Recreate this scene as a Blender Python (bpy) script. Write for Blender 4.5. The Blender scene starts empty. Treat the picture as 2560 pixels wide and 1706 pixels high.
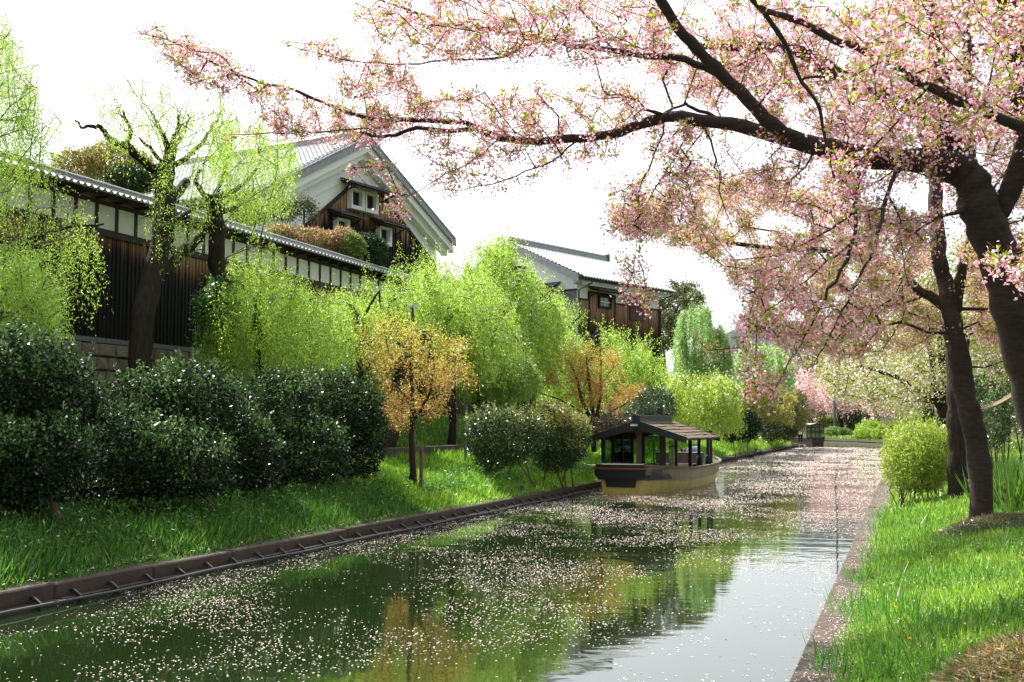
import bpy, math, random
import numpy as np
from mathutils import Matrix, Vector

# ------------------------------------------------------------------ camera, world, sun, exposure
F = 2916.0; CAM = np.array([0.0, 0.0, 2.2]); YAW = math.radians(18.6); PIT = math.radians(4.1)
fw = np.array([-math.sin(YAW)*math.cos(PIT), math.cos(YAW)*math.cos(PIT), math.sin(PIT)])
rt = np.array([math.cos(YAW), math.sin(YAW), 0.0]); upv = np.cross(rt, fw)
scn = bpy.context.scene
cam = bpy.data.objects.new('camera', bpy.data.cameras.new('camera'))
scn.collection.objects.link(cam)
cam.matrix_world = Matrix(((rt[0], upv[0], -fw[0], CAM[0]), (rt[1], upv[1], -fw[1], CAM[1]), (rt[2], upv[2], -fw[2], CAM[2]), (0, 0, 0, 1)))
cam.data.sensor_width = 36; cam.data.lens = 36*F/2560; cam.data.clip_end = 3000; cam.data.clip_start = .1
scn.camera = cam
SUN_AZ = math.radians(55)      # west of north (to the left ahead of the camera)
SUN_EL = math.radians(49)
wd = bpy.data.worlds.new('World'); scn.world = wd; wd.use_nodes = True
nt = wd.node_tree; nt.nodes.clear()
o_ = nt.nodes.new('ShaderNodeOutputWorld'); bg = nt.nodes.new('ShaderNodeBackground')
sky = nt.nodes.new('ShaderNodeTexSky'); sky.sky_type = 'NISHITA'; sky.sun_disc = False
sky.sun_elevation = SUN_EL; sky.sun_rotation = -SUN_AZ; sky.air_density = 1.0; sky.dust_density = 4.0; sky.ozone_density = 1.0
mxw = nt.nodes.new('ShaderNodeMix'); mxw.data_type = 'RGBA'; mxw.inputs[0].default_value = .72
# thin bright haze over the whole sky, stronger towards the sun as such haze is
gw_ = nt.nodes.new('ShaderNodeTexCoord'); nm_ = nt.nodes.new('ShaderNodeVectorMath'); nm_.operation = 'NORMALIZE'; nt.links.new(gw_.outputs['Generated'], nm_.inputs[0])
dt_ = nt.nodes.new('ShaderNodeVectorMath'); dt_.operation = 'DOT_PRODUCT'; nt.links.new(nm_.outputs[0], dt_.inputs[0])
dt_.inputs[1].default_value = (-math.sin(SUN_AZ)*math.cos(SUN_EL), math.cos(SUN_AZ)*math.cos(SUN_EL), math.sin(SUN_EL))
mr_ = nt.nodes.new('ShaderNodeMapRange'); mr_.inputs[1].default_value = -1; mr_.inputs[2].default_value = 1; mr_.inputs[3].default_value = 0; mr_.inputs[4].default_value = 1; nt.links.new(dt_.outputs['Value'], mr_.inputs[0])
pw_ = nt.nodes.new('ShaderNodeMath'); pw_.operation = 'POWER'; pw_.inputs[1].default_value = 2.2; nt.links.new(mr_.outputs[0], pw_.inputs[0])
ma_ = nt.nodes.new('ShaderNodeMath'); ma_.operation = 'MULTIPLY_ADD'; ma_.inputs[1].default_value = 2.0; ma_.inputs[2].default_value = .48; nt.links.new(pw_.outputs[0], ma_.inputs[0])
vc_ = nt.nodes.new('ShaderNodeVectorMath'); vc_.operation = 'SCALE'; vc_.inputs[0].default_value = (7.2, 7.6, 7.8); nt.links.new(ma_.outputs[0], vc_.inputs['Scale']); nt.links.new(vc_.outputs[0], mxw.inputs[7])
nt.links.new(sky.outputs[0], mxw.inputs[6]); nt.links.new(mxw.outputs[2], bg.inputs[0]); nt.links.new(bg.outputs[0], o_.inputs[0])
bg.inputs[1].default_value = 0.070
sl = bpy.data.lights.new('sun', 'SUN'); sl.energy = 5.0; sl.angle = math.radians(.55); sl.color = (1, .955, .88)
sun = bpy.data.objects.new('sun', sl); scn.collection.objects.link(sun)
sd = Vector((-math.sin(SUN_AZ)*math.cos(SUN_EL), math.cos(SUN_AZ)*math.cos(SUN_EL), math.sin(SUN_EL)))
sun.rotation_euler = sd.to_track_quat('Z', 'Y').to_euler()
scn.view_settings.view_transform = 'Standard'; scn.view_settings.look = 'None'; scn.view_settings.gamma = 1
scn.view_settings.exposure = 1.15; scn.view_settings.use_curve_mapping = False
scn.cycles.max_bounces = 7; scn.cycles.transmission_bounces = 6; scn.cycles.transparent_max_bounces = 8
scn.cycles.diffuse_bounces = 4; scn.cycles.glossy_bounces = 3

random.seed(7); R = np.random.default_rng(11)
COL = scn.collection

# ------------------------------------------------------------------ helpers
def at(px, py, x=None, y=None, z=None, d=None):
    v = fw + rt*((px-1280)/F) + upv*((853-py)/F)
    if d is not None: t = d
    elif x is not None: t = (x-CAM[0])/v[0]
    elif y is not None: t = (y-CAM[1])/v[1]
    else: t = (z-CAM[2])/v[2]
    return CAM + v*t
def hit(px, py, P0, n):
    v = fw + rt*((px-1280)/F) + upv*((853-py)/F)
    n = np.array(n, float); return CAM + v*(np.dot(np.array(P0)-CAM, n)/np.dot(v, n))
def D(pts): return [(p[0]*1.088, p[1]*1.088)+tuple(p[2:]) for p in pts]
def tag(o, label, cat, group=None, kind=None):
    o['label'] = label; o['category'] = cat
    if group: o['group'] = group
    if kind: o['kind'] = kind
    return o
def empty(name, loc=(0, 0, 0), rz=0):
    o = bpy.data.objects.new(name, None); COL.objects.link(o); o.location = tuple(float(c) for c in loc); o.rotation_euler = (0, 0, rz); o.empty_display_size = .2
    return o
def link(name, me, parent=None, mat=None):
    o = bpy.data.objects.new(name, me); COL.objects.link(o)
    if mat is not None and not me.materials: me.materials.append(mat)
    if parent is not None: o.parent = parent
    return o
def mk(name, v, f, mat, parent=None, smooth=False):
    me = bpy.data.meshes.new(name); me.from_pydata([tuple(map(float, p)) for p in v], [], f); me.update()
    if smooth: me.polygons.foreach_set('use_smooth', [True]*len(me.polygons))
    return link(name, me, parent, mat)
def mesh_np(name, V, Q, mat, parent=None, col=None, smooth=False):
    V = np.asarray(V, np.float32); Q = np.asarray(Q, np.int32); k = Q.shape[1]
    me = bpy.data.meshes.new(name); me.vertices.add(len(V)); me.vertices.foreach_set('co', V.ravel())
    me.loops.add(Q.size); me.loops.foreach_set('vertex_index', Q.ravel())
    me.polygons.add(len(Q)); me.polygons.foreach_set('loop_start', np.arange(0, Q.size, k, dtype=np.int32))
    try: me.polygons.foreach_set('loop_total', np.full(len(Q), k, np.int32))
    except Exception: pass
    if col is not None:
        a = me.attributes.new('col', 'FLOAT_COLOR', 'FACE'); c4 = np.ones((len(Q), 4), np.float32); c4[:, :3] = col
        a.data.foreach_set('color', c4.ravel())
    me.update(calc_edges=True)
    if smooth: me.polygons.foreach_set('use_smooth', np.ones(len(Q), bool))
    return link(name, me, parent, mat)

class MB:
    def __init__(s): s.v = []; s.f = []
    def add(s, v, f):
        n = len(s.v); s.v += [tuple(p) for p in v]; s.f += [tuple(i+n for i in q) for q in f]; return s
    def box(s, x0, x1, y0, y1, z0, z1, b=0):
        if b <= 0:
            v = [(x0,y0,z0),(x1,y0,z0),(x1,y1,z0),(x0,y1,z0),(x0,y0,z1),(x1,y0,z1),(x1,y1,z1),(x0,y1,z1)]
            return s.add(v, [(0,3,2,1),(4,5,6,7),(0,1,5,4),(1,2,6,5),(2,3,7,6),(3,0,4,7)])
        # chamfered box: bevel the four edges of the top and the four uprights
        v = []
        for z, i in ((z0, 0), (z1-b, 0), (z1, b)):
            a0, a1, c0, c1 = x0+i, x1-i, y0+i, y1-i
            v += [(a0+b,c0,z),(a1-b,c0,z),(a1,c0+b,z),(a1,c1-b,z),(a1-b,c1,z),(a0+b,c1,z),(a0,c1-b,z),(a0,c0+b,z)]
        f = [tuple(reversed(range(8))), tuple(range(16, 24))]
        for r in (0, 8):
            for k in range(8): f.append((r+k, r+(k+1) % 8, r+8+(k+1) % 8, r+8+k))
        return s.add(v, f)
    def bar(s, p, q, w, h, up=(0, 0, 1)):
        p = np.array(p, float); q = np.array(q, float); a = q-p; a /= np.linalg.norm(a)
        u = np.array(up, float); sd_ = np.cross(a, u); sd_ /= np.linalg.norm(sd_)+1e-9; u = np.cross(sd_, a)
        c = [(-w/2, -h/2), (w/2, -h/2), (w/2, h/2), (-w/2, h/2)]
        v = [p+sd_*i+u*j for i, j in c]+[q+sd_*i+u*j for i, j in c]
        return s.add(v, [(3,2,1,0),(4,5,6,7),(0,1,5,4),(1,2,6,5),(2,3,7,6),(3,0,4,7)])
    def tube(s, pts, rs, k=8, cap=True):
        pts = [np.array(p, float) for p in pts]
        if not hasattr(rs, '__len__'): rs = [rs]*len(pts)
        n0 = len(s.v); ref = np.array([0.31, .17, .93])
        for i, p in enumerate(pts):
            a = pts[min(i+1, len(pts)-1)]-pts[max(i-1, 0)]; a /= np.linalg.norm(a)+1e-9
            rr = ref if abs(np.dot(a, ref)) < .95 else np.array([1., 0, 0])
            u = np.cross(a, rr); u /= np.linalg.norm(u); w = np.cross(a, u)
            for j in range(k):
                t = 2*math.pi*j/k; s.v.append(tuple(p+(u*math.cos(t)+w*math.sin(t))*rs[i]))
        for i in range(len(pts)-1):
            for j in range(k):
                a_ = n0+i*k+j; b_ = n0+i*k+(j+1) % k; s.f.append((a_, b_, b_+k, a_+k))
        if cap:
            s.f.append(tuple(n0+j for j in reversed(range(k)))); s.f.append(tuple(n0+(len(pts)-1)*k+j for j in range(k)))
        return s
    def prism(s, poly, y0, y1, axis='y'):
        n = len(poly)
        if axis == 'y': v = [(a, y0, b) for a, b in poly]+[(a, y1, b) for a, b in poly]
        elif axis == 'x': v = [(y0, a, b) for a, b in poly]+[(y1, a, b) for a, b in poly]
        else: v = [(a, b, y0) for a, b in poly]+[(a, b, y1) for a, b in poly]
        f = [tuple(range(n)), tuple(reversed(range(n, 2*n)))]+[(i, i+n, (i+1) % n+n, (i+1) % n) for i in range(n)]
        return s.add(v, f)
    def build(s, name, mat, parent=None, smooth=False): return mk(name, s.v, s.f, mat, parent, smooth)
    def mesh(s, name, mat):
        me = bpy.data.meshes.new(name); me.from_pydata(s.v, [], s.f); me.update(); me.materials.append(mat); return me

def pieces(name, me, mats, parent, limit=300, rootm=None, stuff=None):
    """alike pieces sharing mesh data; the nearest ones are objects, the rest one joined part"""
    rm = rootm or Matrix.Identity(4)
    cv = Vector(CAM)
    mats = sorted(mats, key=lambda m: ((rm @ m).translation-cv).length)
    for m in mats[:limit]:
        o = bpy.data.objects.new(name, me); COL.objects.link(o); o.parent = parent; o.matrix_local = m
    rest = mats[limit:]
    if rest:
        v0 = np.array([v.co[:] for v in me.vertices]); h = np.c_[v0, np.ones(len(v0))]
        fs = [tuple(p.vertices) for p in me.polygons]; V = []; Fc = []
        for i, m in enumerate(rest):
            V.append((h @ np.array(m).T)[:, :3]); Fc += [tuple(a+i*len(v0) for a in q) for q in fs]
        me2 = bpy.data.meshes.new(stuff or name); me2.from_pydata(np.concatenate(V).tolist(), [], Fc); me2.update()
        o = link(stuff or name+'_field', me2, parent, me.materials[0]); o['kind'] = 'stuff'

# ------------------------------------------------------------------ materials
def mat(name, col=(.5, .5, .5), rough=.7, spec=.3, metal=0, noise=None, col2=None, bump=0, bscale=20, coord='Object', stretch=(1, 1, 1), contrast=.5):
    m = bpy.data.materials.new(name); m.use_nodes = True; n = m.node_tree.nodes; l = m.node_tree.links
    b = n['Principled BSDF']; b.inputs['Base Color'].default_value = (*col, 1); b.inputs['Roughness'].default_value = rough
    b.inputs['Specular IOR Level'].default_value = spec; b.inputs['Metallic'].default_value = metal
    tc = n.new('ShaderNodeNewGeometry').outputs['Position'] if coord == 'World' else n.new('ShaderNodeTexCoord').outputs['Object']
    mp = n.new('ShaderNodeMapping'); mp.inputs['Scale'].default_value = stretch; l.new(tc, mp.inputs[0])
    if noise:
        tx = n.new('ShaderNodeTexNoise'); tx.inputs['Scale'].default_value = noise; tx.inputs['Detail'].default_value = 6; tx.inputs['Roughness'].default_value = .65
        l.new(mp.outputs[0], tx.inputs[0]); cr = n.new('ShaderNodeValToRGB')
        cr.color_ramp.elements[0].position = .5-contrast*.3; cr.color_ramp.elements[1].position = .5+contrast*.3
        cr.color_ramp.elements[0].color = (*col, 1); cr.color_ramp.elements[1].color = (*(col2 or tuple(c*.6 for c in col)), 1)
        l.new(tx.outputs[0], cr.inputs[0]); l.new(cr.outputs[0], b.inputs['Base Color'])
    if bump:
        t2 = n.new('ShaderNodeTexNoise'); t2.inputs['Scale'].default_value = bscale; t2.inputs['Detail'].default_value = 5
        l.new(mp.outputs[0], t2.inputs[0]); bp = n.new('ShaderNodeBump'); bp.inputs['Strength'].default_value = bump; bp.inputs['Distance'].default_value = .03
        l.new(t2.outputs[0], bp.inputs['Height']); l.new(bp.outputs[0], b.inputs['Normal'])
    return m
def leafmat(name, trans=.5, gloss=.12, rough=.35, tint=(1, 1, 1)):
    m = bpy.data.materials.new(name); m.use_nodes = True; n = m.node_tree.nodes; l = m.node_tree.links; n.clear()
    out = n.new('ShaderNodeOutputMaterial'); at_ = n.new('ShaderNodeAttribute'); at_.attribute_name = 'col'
    d = n.new('ShaderNodeBsdfDiffuse'); t = n.new('ShaderNodeBsdfTranslucent'); g = n.new('ShaderNodeBsdfGlossy'); g.inputs['Roughness'].default_value = rough
    g.inputs['Color'].default_value = (1, 1, 1, 1)
    tm = n.new('ShaderNodeMix'); tm.data_type = 'RGBA'; tm.blend_type = 'MULTIPLY'; tm.inputs[0].default_value = 1; tm.inputs[7].default_value = (*tint, 1)
    l.new(at_.outputs['Color'], tm.inputs[6]); l.new(tm.outputs[2], t.inputs[0]); l.new(at_.outputs['Color'], d.inputs[0])
    a = n.new('ShaderNodeMixShader'); a.inputs[0].default_value = trans; l.new(d.outputs[0], a.inputs[1]); l.new(t.outputs[0], a.inputs[2])
    c = n.new('ShaderNodeMixShader'); fr = n.new('ShaderNodeFresnel'); fr.inputs[0].default_value = 1.45
    mt = n.new('ShaderNodeMath'); mt.operation = 'MULTIPLY'; mt.inputs[1].default_value = gloss*8; mt.use_clamp = True
    l.new(fr.outputs[0], mt.inputs[0]); l.new(mt.outputs[0], c.inputs[0]); l.new(a.outputs[0], c.inputs[1]); l.new(g.outputs[0], c.inputs[2]); l.new(c.outputs[0], out.inputs[0])
    return m
M_PETAL = leafmat('blossom_and_young_leaf', .5, .0, .5, (1, .94, .95))
M_WILLOW = leafmat('willow_leaf', .6, .02, .5)
M_CAM = leafmat('camellia_leaf', .20, .034, .34)
M_SHRUB = leafmat('shrub_leaf', .5, .025, .45)
M_GRASS = leafmat('grass_blade', .55, .02, .45)
M_MAPLE = leafmat('maple_leaf', .55, .015, .5)
M_FPET = leafmat('fallen_petal', .15, .04, .4)
M_BARK = mat('cherry_bark', (.020, .013, .010), .85, .2, noise=9, col2=(.060, .046, .038), bump=.22, bscale=17, stretch=(1, 1, 3.6), contrast=.9)
M_BARKW = mat('willow_bark', (.016, .013, .009), .9, .12, noise=7, col2=(.055, .045, .033), bump=1.0, bscale=12, stretch=(3, 3, .5), contrast=.7)
M_BARKT = mat('twig_bark', (.10, .07, .05), .85, .2, noise=8, col2=(.17, .13, .09), contrast=.8)
M_CONC = mat('concrete', (.055, .042, .032), .9, .2, noise=2.2, col2=(.13, .105, .085), bump=.4, bscale=30, coord='World', contrast=.9)
M_CONCD = mat('wet_dark_concrete', (.018, .014, .012), .55, .4, noise=4, col2=(.045, .036, .03), bump=.5, bscale=25, coord='World')
M_PLAST = mat('white_plaster', (.86, .86, .84), .85, .2, noise=.6, col2=(.80, .805, .79), coord='World', contrast=1)
M_PLASTW = mat('wall_plaster', (.78, .77, .69), .9, .15, noise=2.5, col2=(.62, .61, .54), coord='World', contrast=.9, stretch=(1, 1, .35))
M_TILE = mat('grey_roof_tile', (.16, .17, .18), .38, .55, noise=5, col2=(.30, .31, .32), bump=.15, bscale=30, contrast=.7)
M_TILEL = mat('pale_roof_tile', (.46, .47, .48), .36, .6, noise=3, col2=(.62, .62, .62), coord='World', contrast=.7)
M_TILED = mat('dark_roof_tile', (.045, .05, .055), .5, .5, noise=6, col2=(.10, .105, .11), contrast=.7)
M_DWOOD = mat('dark_timber', (.022, .016, .012), .75, .25, noise=8, col2=(.06, .042, .03), stretch=(1, 1, .2), contrast=.8)
M_GWOOD = mat('grey_weathered_wood', (.10, .105, .12), .8, .25, noise=10, col2=(.20, .205, .22), stretch=(2, 2, .15), contrast=.8)
M_PIPE = mat('grey_metal', (.10, .12, .14), .45, .5, metal=.3)
M_DARK = mat('black_void', (.008, .008, .009), .5, .4)
M_KERB = mat('old_dark_kerb_concrete', (.035, .024, .018), .85, .25, noise=2.2, col2=(.07, .054, .042), bump=.4, bscale=30, coord='World', contrast=.9)
M_GRND = mat('soil', (.05, .045, .02), .95, .1, noise=2, col2=(.03, .06, .015), coord='World')

def woodmat(name, zlo, zhi, amp, axis, seed):
    """cedar boards, charred black below and sun-bleached brown above, with a ragged edge between"""
    m = bpy.data.materials.new(name); m.use_nodes = True; n = m.node_tree.nodes; l = m.node_tree.links
    b = n['Principled BSDF']; b.inputs['Roughness'].default_value = .75; b.inputs['Specular IOR Level'].default_value = .25
    g = n.new('ShaderNodeNewGeometry'); sp = n.new('ShaderNodeSeparateXYZ'); l.new(g.outputs['Position'], sp.inputs[0])
    def noise(sc, st, det=4):
        mp = n.new('ShaderNodeMapping'); mp.inputs['Scale'].default_value = st; mp.inputs['Location'].default_value = (seed, seed*2, 0)
        l.new(g.outputs['Position'], mp.inputs[0]); t = n.new('ShaderNodeTexNoise'); t.inputs['Scale'].default_value = sc; t.inputs['Detail'].default_value = det
        l.new(mp.outputs[0], t.inputs[0]); return t.outputs[0]
    def math_(op, a, b_):
        k = n.new('ShaderNodeMath'); k.operation = op
        for i, x in enumerate((a, b_)):
            if isinstance(x, (int, float)): k.inputs[i].default_value = x
            else: l.new(x, k.inputs[i])
        return k.outputs[0]
    big = noise(.35, (1, 1, .1), 2); fine = noise(5.5, (1, 1, .06), 4); grain = noise(14, (1, 1, .05), 5)
    h = math_('ADD', math_('MULTIPLY', math_('SUBTRACT', big, .5), amp*2.2), math_('MULTIPLY', math_('SUBTRACT', fine, .5), amp*2.0))
    t = math_('DIVIDE', math_('SUBTRACT', math_('ADD', sp.outputs[2], h), zlo), zhi-zlo)
    cr = n.new('ShaderNodeValToRGB'); e = cr.color_ramp.elements; e[0].position = .25; e[0].color = (.010, .009, .009, 1); e[1].position = .62; e[1].color = (.22, .115, .06, 1)
    k = e.new(.4); k.color = (.05, .028, .018, 1); k = e.new(1.0); k.color = (.46, .30, .18, 1)
    l.new(t, cr.inputs[0])
    mx = n.new('ShaderNodeMix'); mx.data_type = 'RGBA'; mx.blend_type = 'MULTIPLY'; mx.inputs[0].default_value = .8
    c2 = n.new('ShaderNodeValToRGB'); c2.color_ramp.elements[0].position = .3; c2.color_ramp.elements[0].color = (.22, .2, .2, 1); c2.color_ramp.elements[1].position = .65; c2.color_ramp.elements[1].color = (1, 1, 1, 1)
    l.new(grain, c2.inputs[0]); l.new(cr.outputs[0], mx.inputs[6]); l.new(c2.outputs[0], mx.inputs[7]); l.new(mx.outputs[2], b.inputs['Base Color'])
    return m

# ------------------------------------------------------------------ foliage machinery
def unit(a): return a/(np.linalg.norm(a, axis=-1, keepdims=True)+1e-9)
def rvec(n): return unit(R.normal(size=(n, 3)))
def pal(cols, n, w=None, jit=.18):
    cols = np.array(cols); w = None if w is None else np.array(w)/sum(w)
    c = cols[R.choice(len(cols), n, p=w)]
    return np.clip(c*(1+R.normal(size=(n, 1))*jit)*(1+R.normal(size=(n, 3))*jit*.35), .003, .95)
class Cards:
    def __init__(s): s.P = []; s.A = []; s.N = []; s.L = []; s.W = []; s.C = []
    def add(s, P, A, N, L, W, C):
        n = len(P); s.P.append(P); s.A.append(unit(A)); s.N.append(N); s.L.append(np.broadcast_to(L, n)); s.W.append(np.broadcast_to(W, n)); s.C.append(C)
    def build(s, name, mat, parent=None, origin=(0, 0, 0), fold=.12):
        P = np.concatenate(s.P)-np.array(origin); A = np.concatenate(s.A); N = np.concatenate(s.N)
        L = np.concatenate(s.L)[:, None]; W = np.concatenate(s.W)[:, None]; C = np.concatenate(s.C)
        S = unit(np.cross(A, N)); N = np.cross(S, A)
        m = P+A*L*.5+N*W*fold; n = len(P); V = np.empty((n, 4, 3))
        V[:, 0] = P; V[:, 1] = m+S*W*.5; V[:, 2] = P+A*L; V[:, 3] = m-S*W*.5
        o = mesh_np(name, V.reshape(-1, 3), np.arange(n*4).reshape(-1, 4), mat, parent, C)
        o['kind'] = 'stuff'; return o
def catmull(pts, sub):
    pts = [np.array(p, float) for p in pts]; P = [pts[0]]+pts+[pts[-1]]; out = []
    for i in range(1, len(P)-2):
        for k in range(sub):
            t = k/sub; a, b, c, d = P[i-1], P[i], P[i+1], P[i+2]
            out.append(.5*(2*b+(c-a)*t+(2*a-5*b+4*c-d)*t*t+(3*b-a-3*c+d)*t**3))
    out.append(pts[-1]); return out
class Skel:
    def __init__(s): s.P = np.zeros((400000, 3)); s.par = []; s.g = []; s.len = np.zeros(400000); s.n = 0; s.lim = []; s.limb_nodes = 0
    def node(s, p, par, g=0.0):
        i = s.n; s.P[i] = p; s.par.append(par); s.g.append(g); s.len[i] = 0 if par < 0 else s.len[par]+np.linalg.norm(s.P[i]-s.P[par]); s.n += 1; return i
    def near(s, p): return int(np.argmin(np.sum((s.P[:s.n]-p)**2, 1)))
    def limb(s, pts, r0, r1, sub=4, wob=.0):
        par = -1 if s.n == 0 else s.near(np.array(pts[0]))
        q = catmull(pts, sub); n = len(q); first = s.n
        if par >= 0: q[0] = s.P[par].copy() if np.linalg.norm(q[0]-s.P[par]) < r0*6+.3 else q[0]
        prev = par
        for i, p in enumerate(q):
            if wob and 0 < i < n-1: p = p+R.normal(size=3)*wob
            prev = s.node(p, prev, r0+(r1-r0)*i/(n-1))
            q[i] = p
        s.lim.append(([x.copy() for x in q], r0, r1)); s.limb_nodes = s.n
    def grow(s, A, seg=.45, jit=.1, w=.22, droop=0.0):
        A = np.array(A); d = np.array([np.min(np.sum((s.P[:s.n:max(1, s.n//400)]-a)**2, 1)) for a in A]); tips = []
        for a in A[np.argsort(d)]:
            df = s.P[:s.n]-a; dd = np.sqrt(np.einsum('ij,ij->i', df, df)); i = int(np.argmin(dd+w*s.len[:s.n])); L = dd[i]
            if L < .03: continue
            k = max(1, int(L/seg)); p0 = s.P[i].copy(); prev = i; off = R.normal(size=3)*jit*L; off[2] += L*.15
            for j in range(1, k+1):
                t = j/k; p = p0+(a-p0)*t+off*math.sin(math.pi*t)*.6+(R.normal(size=3)*jit*seg*.35 if j < k else 0); p[2] -= droop*math.sin(math.pi*t)
                prev = s.node(p, prev)
            tips.append(prev)
        return tips
    def radii(s, rtip=.005, ex=.46):
        c = np.zeros(s.n); ch = np.zeros(s.n, int)
        for i in range(s.n-1, -1, -1):
            if ch[i] == 0: c[i] = 1
            p = s.par[i]
            if p >= 0: c[p] += c[i]; ch[p] += 1
        g = np.array(s.g); s.r = np.where(g > 0, g, rtip*c**ex); s.cnt = c
        return s.r
    def meshes(s, root, org, bark, twig, rtip=.005, ex=.46, k=5, trunkname='trunk', kt=12):
        s.radii(rtip, ex); org = np.array(org)
        for i, (q, r0, r1) in enumerate(s.lim):
            mb = MB(); n = len(q)
            rs = [(r0+(r1-r0)*j/(n-1))*(1+.05*math.sin(j*2.1+i)+.04*R.normal()) for j in range(n)]
            mb.tube([p-org for p in q], rs, kt if r0 > .06 else 7)
            mb.build(trunkname if i == 0 else 'limb', bark, root, smooth=True)
        E = [i for i in range(s.limb_nodes, s.n) if s.par[i] >= 0]
        if E:
            E = np.array(E); pr = np.array(s.par)[E]; a = s.P[pr]-org; b = s.P[E]-org; rb = s.r[E]; ra = np.minimum(s.r[pr], rb*1.5)
            ax = unit(b-a); ref = np.tile([.3, .2, .93], (len(E), 1)); u = unit(np.cross(ax, ref)); w = np.cross(ax, u)
            V = np.empty((len(E), 2*k, 3)); b = b+ax*(rb*.3)[:, None]
            for j in range(k):
                t = 2*math.pi*j/k; o = u*math.cos(t)+w*math.sin(t); V[:, j] = a+o*ra[:, None]; V[:, j+k] = b+o*rb[:, None]
            base = (np.arange(len(E))*2*k)[:, None, None]
            q = np.array([[j, (j+1) % k, (j+1) % k+k, j+k] for j in range(k)])[None]
            mesh_np('branches', V.reshape(-1, 3), (base+q).reshape(-1, 4), twig, root, smooth=True)['kind'] = 'stuff'
    def along(s, n, rmax, rmin=0):
        E = np.array([i for i in range(s.n) if s.par[i] >= 0 and rmin <= s.r[i] < rmax]); pr = np.array(s.par)[E]
        L = np.linalg.norm(s.P[E]-s.P[pr], axis=1); L = np.where(L > 3, 0, L)
        k = R.choice(len(E), n, p=L/L.sum()); t = R.random(n)[:, None]
        a = s.P[pr[k]]; b = s.P[E[k]]; return a+(b-a)*t, unit(b-a)
def inpoly(p, poly):
    x, y = p; c = False; n = len(poly)
    for i in range(n):
        x0, y0 = poly[i]; x1, y1 = poly[i-1]
        if (y0 > y) != (y1 > y) and x < (x1-x0)*(y-y0)/(y1-y0)+x0: c = not c
    return c
def region(poly, d0, d1, n, clump=0):
    """world points spread through the prism that a photo outline fills between two depths"""
    xs = [p[0] for p in poly]; ys = [p[1] for p in poly]; out = []
    cl = [(random.uniform(min(xs), max(xs)), random.uniform(min(ys), max(ys))) for _ in range(clump)]
    while len(out) < n:
        if clump and random.random() < .7:
            c = random.choice(cl); s_ = (max(xs)-min(xs))*.06; p = (random.gauss(c[0], s_), random.gauss(c[1], s_*.7))
        else: p = (random.uniform(min(xs), max(xs)), random.uniform(min(ys), max(ys)))
        if inpoly(p, poly): out.append(at(p[0], p[1], d=random.uniform(d0, d1)))
    return out
def ellips(c, r, n, shell=.5):
    v = rvec(n)*(R.random((n, 1))**shell)
    return [np.array(c)+rt*a*r[0]+np.array([0, 0, 1])*z*r[2]+np.array([fw[0], fw[1], 0])*b*r[1] for a, b, z in v]

def flowers(cd, C, spread, ps, npet=4, nfl=4, nleaf=2, ncal=3, leaf=.04, pcol=None, lcol=None):
    n = len(C)
    pc = pcol or ([(.86, .58, .66), (.80, .42, .52), (.66, .24, .32), (.94, .84, .87)], [4, 4, 2, 2.0])
    lc = lcol or ([(.38, .52, .05), (.46, .46, .07), (.22, .38, .04), (.34, .17, .06)], [5, 3, 3, 1.5])
    for _ in range(nfl):
        f = C+R.normal(size=(n, 3))*spread; f[:, 2] -= spread*.3; ax = unit(rvec(n)+np.array([0, 0, -.5])); u = unit(np.cross(ax, rvec(n))); w = np.cross(ax, u)
        base = pal(pc[0], n, pc[1], .10)
        for j in range(npet):
            t = 2*math.pi*j/npet+R.random((n, 1))*.5; a = unit(u*np.cos(t)+w*np.sin(t)+ax*.35)
            cd.add(f, a, ax, ps*(.8+.4*R.random(n)), ps*.8, np.clip(base*(1+R.normal(size=(n, 1))*.07), 0, .95))
    for _ in range(ncal):
        f = C+R.normal(size=(n, 3))*spread*.8; cd.add(f, rvec(n), rvec(n), ps*1.3, ps*.28, pal([(.36, .03, .05), (.50, .07, .09), (.24, .18, .05)], n, [3, 3, 2]))
    for _ in range(nleaf):
        f = C+R.normal(size=(n, 3))*spread*.5; a = unit(rvec(n)+np.array([0, 0, .5])); cd.add(f, a, rvec(n), leaf*(.6+.8*R.random(n)), leaf*.42, pal(lc[0], n, lc[1]))
def strands(cd, P, out, length, nl, L, W, cols, w=None, spread=.35, grav=1.0, jit=.03):
    """weeping shoots: leaves set along arcs that start outwards and bend down"""
    n = len(P); o = unit(out+R.normal(size=(n, 3))*.5)*spread*(.4+R.random((n, 1)))
    ln = length*(.5+.8*R.random((n, 1))); sway = R.normal(size=(n, 3))*.08; sway[:, 2] = 0
    t = R.random((n, nl)); t = t[:, :, None]
    q = P[:, None]+o[:, None]*(1-(1-t)**2)+sway[:, None]*t*ln[:, None]; q[:, :, 2:] -= ln[:, None]*grav*t**1.3
    q = (q+R.normal(size=q.shape)*jit).reshape(-1, 3); m = len(q)
    a = rvec(m)*.75+np.array([0, 0, -.8]); cd.add(q, a, rvec(m), L*(.6+.7*R.random(m)), W, pal(cols, m, w))
def leafcloud(cd, P, n, spread, L, W, cols, w=None, upb=.2, jit=.2):
    k = R.integers(0, len(P), n); q = P[k]+R.normal(size=(n, 3))*spread
    cd.add(q, rvec(n)+np.array([0, 0, upb]), rvec(n), L*(.55+.8*R.random(n)), W*(.7+.5*R.random(n)), pal(cols, n, w, jit))

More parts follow.
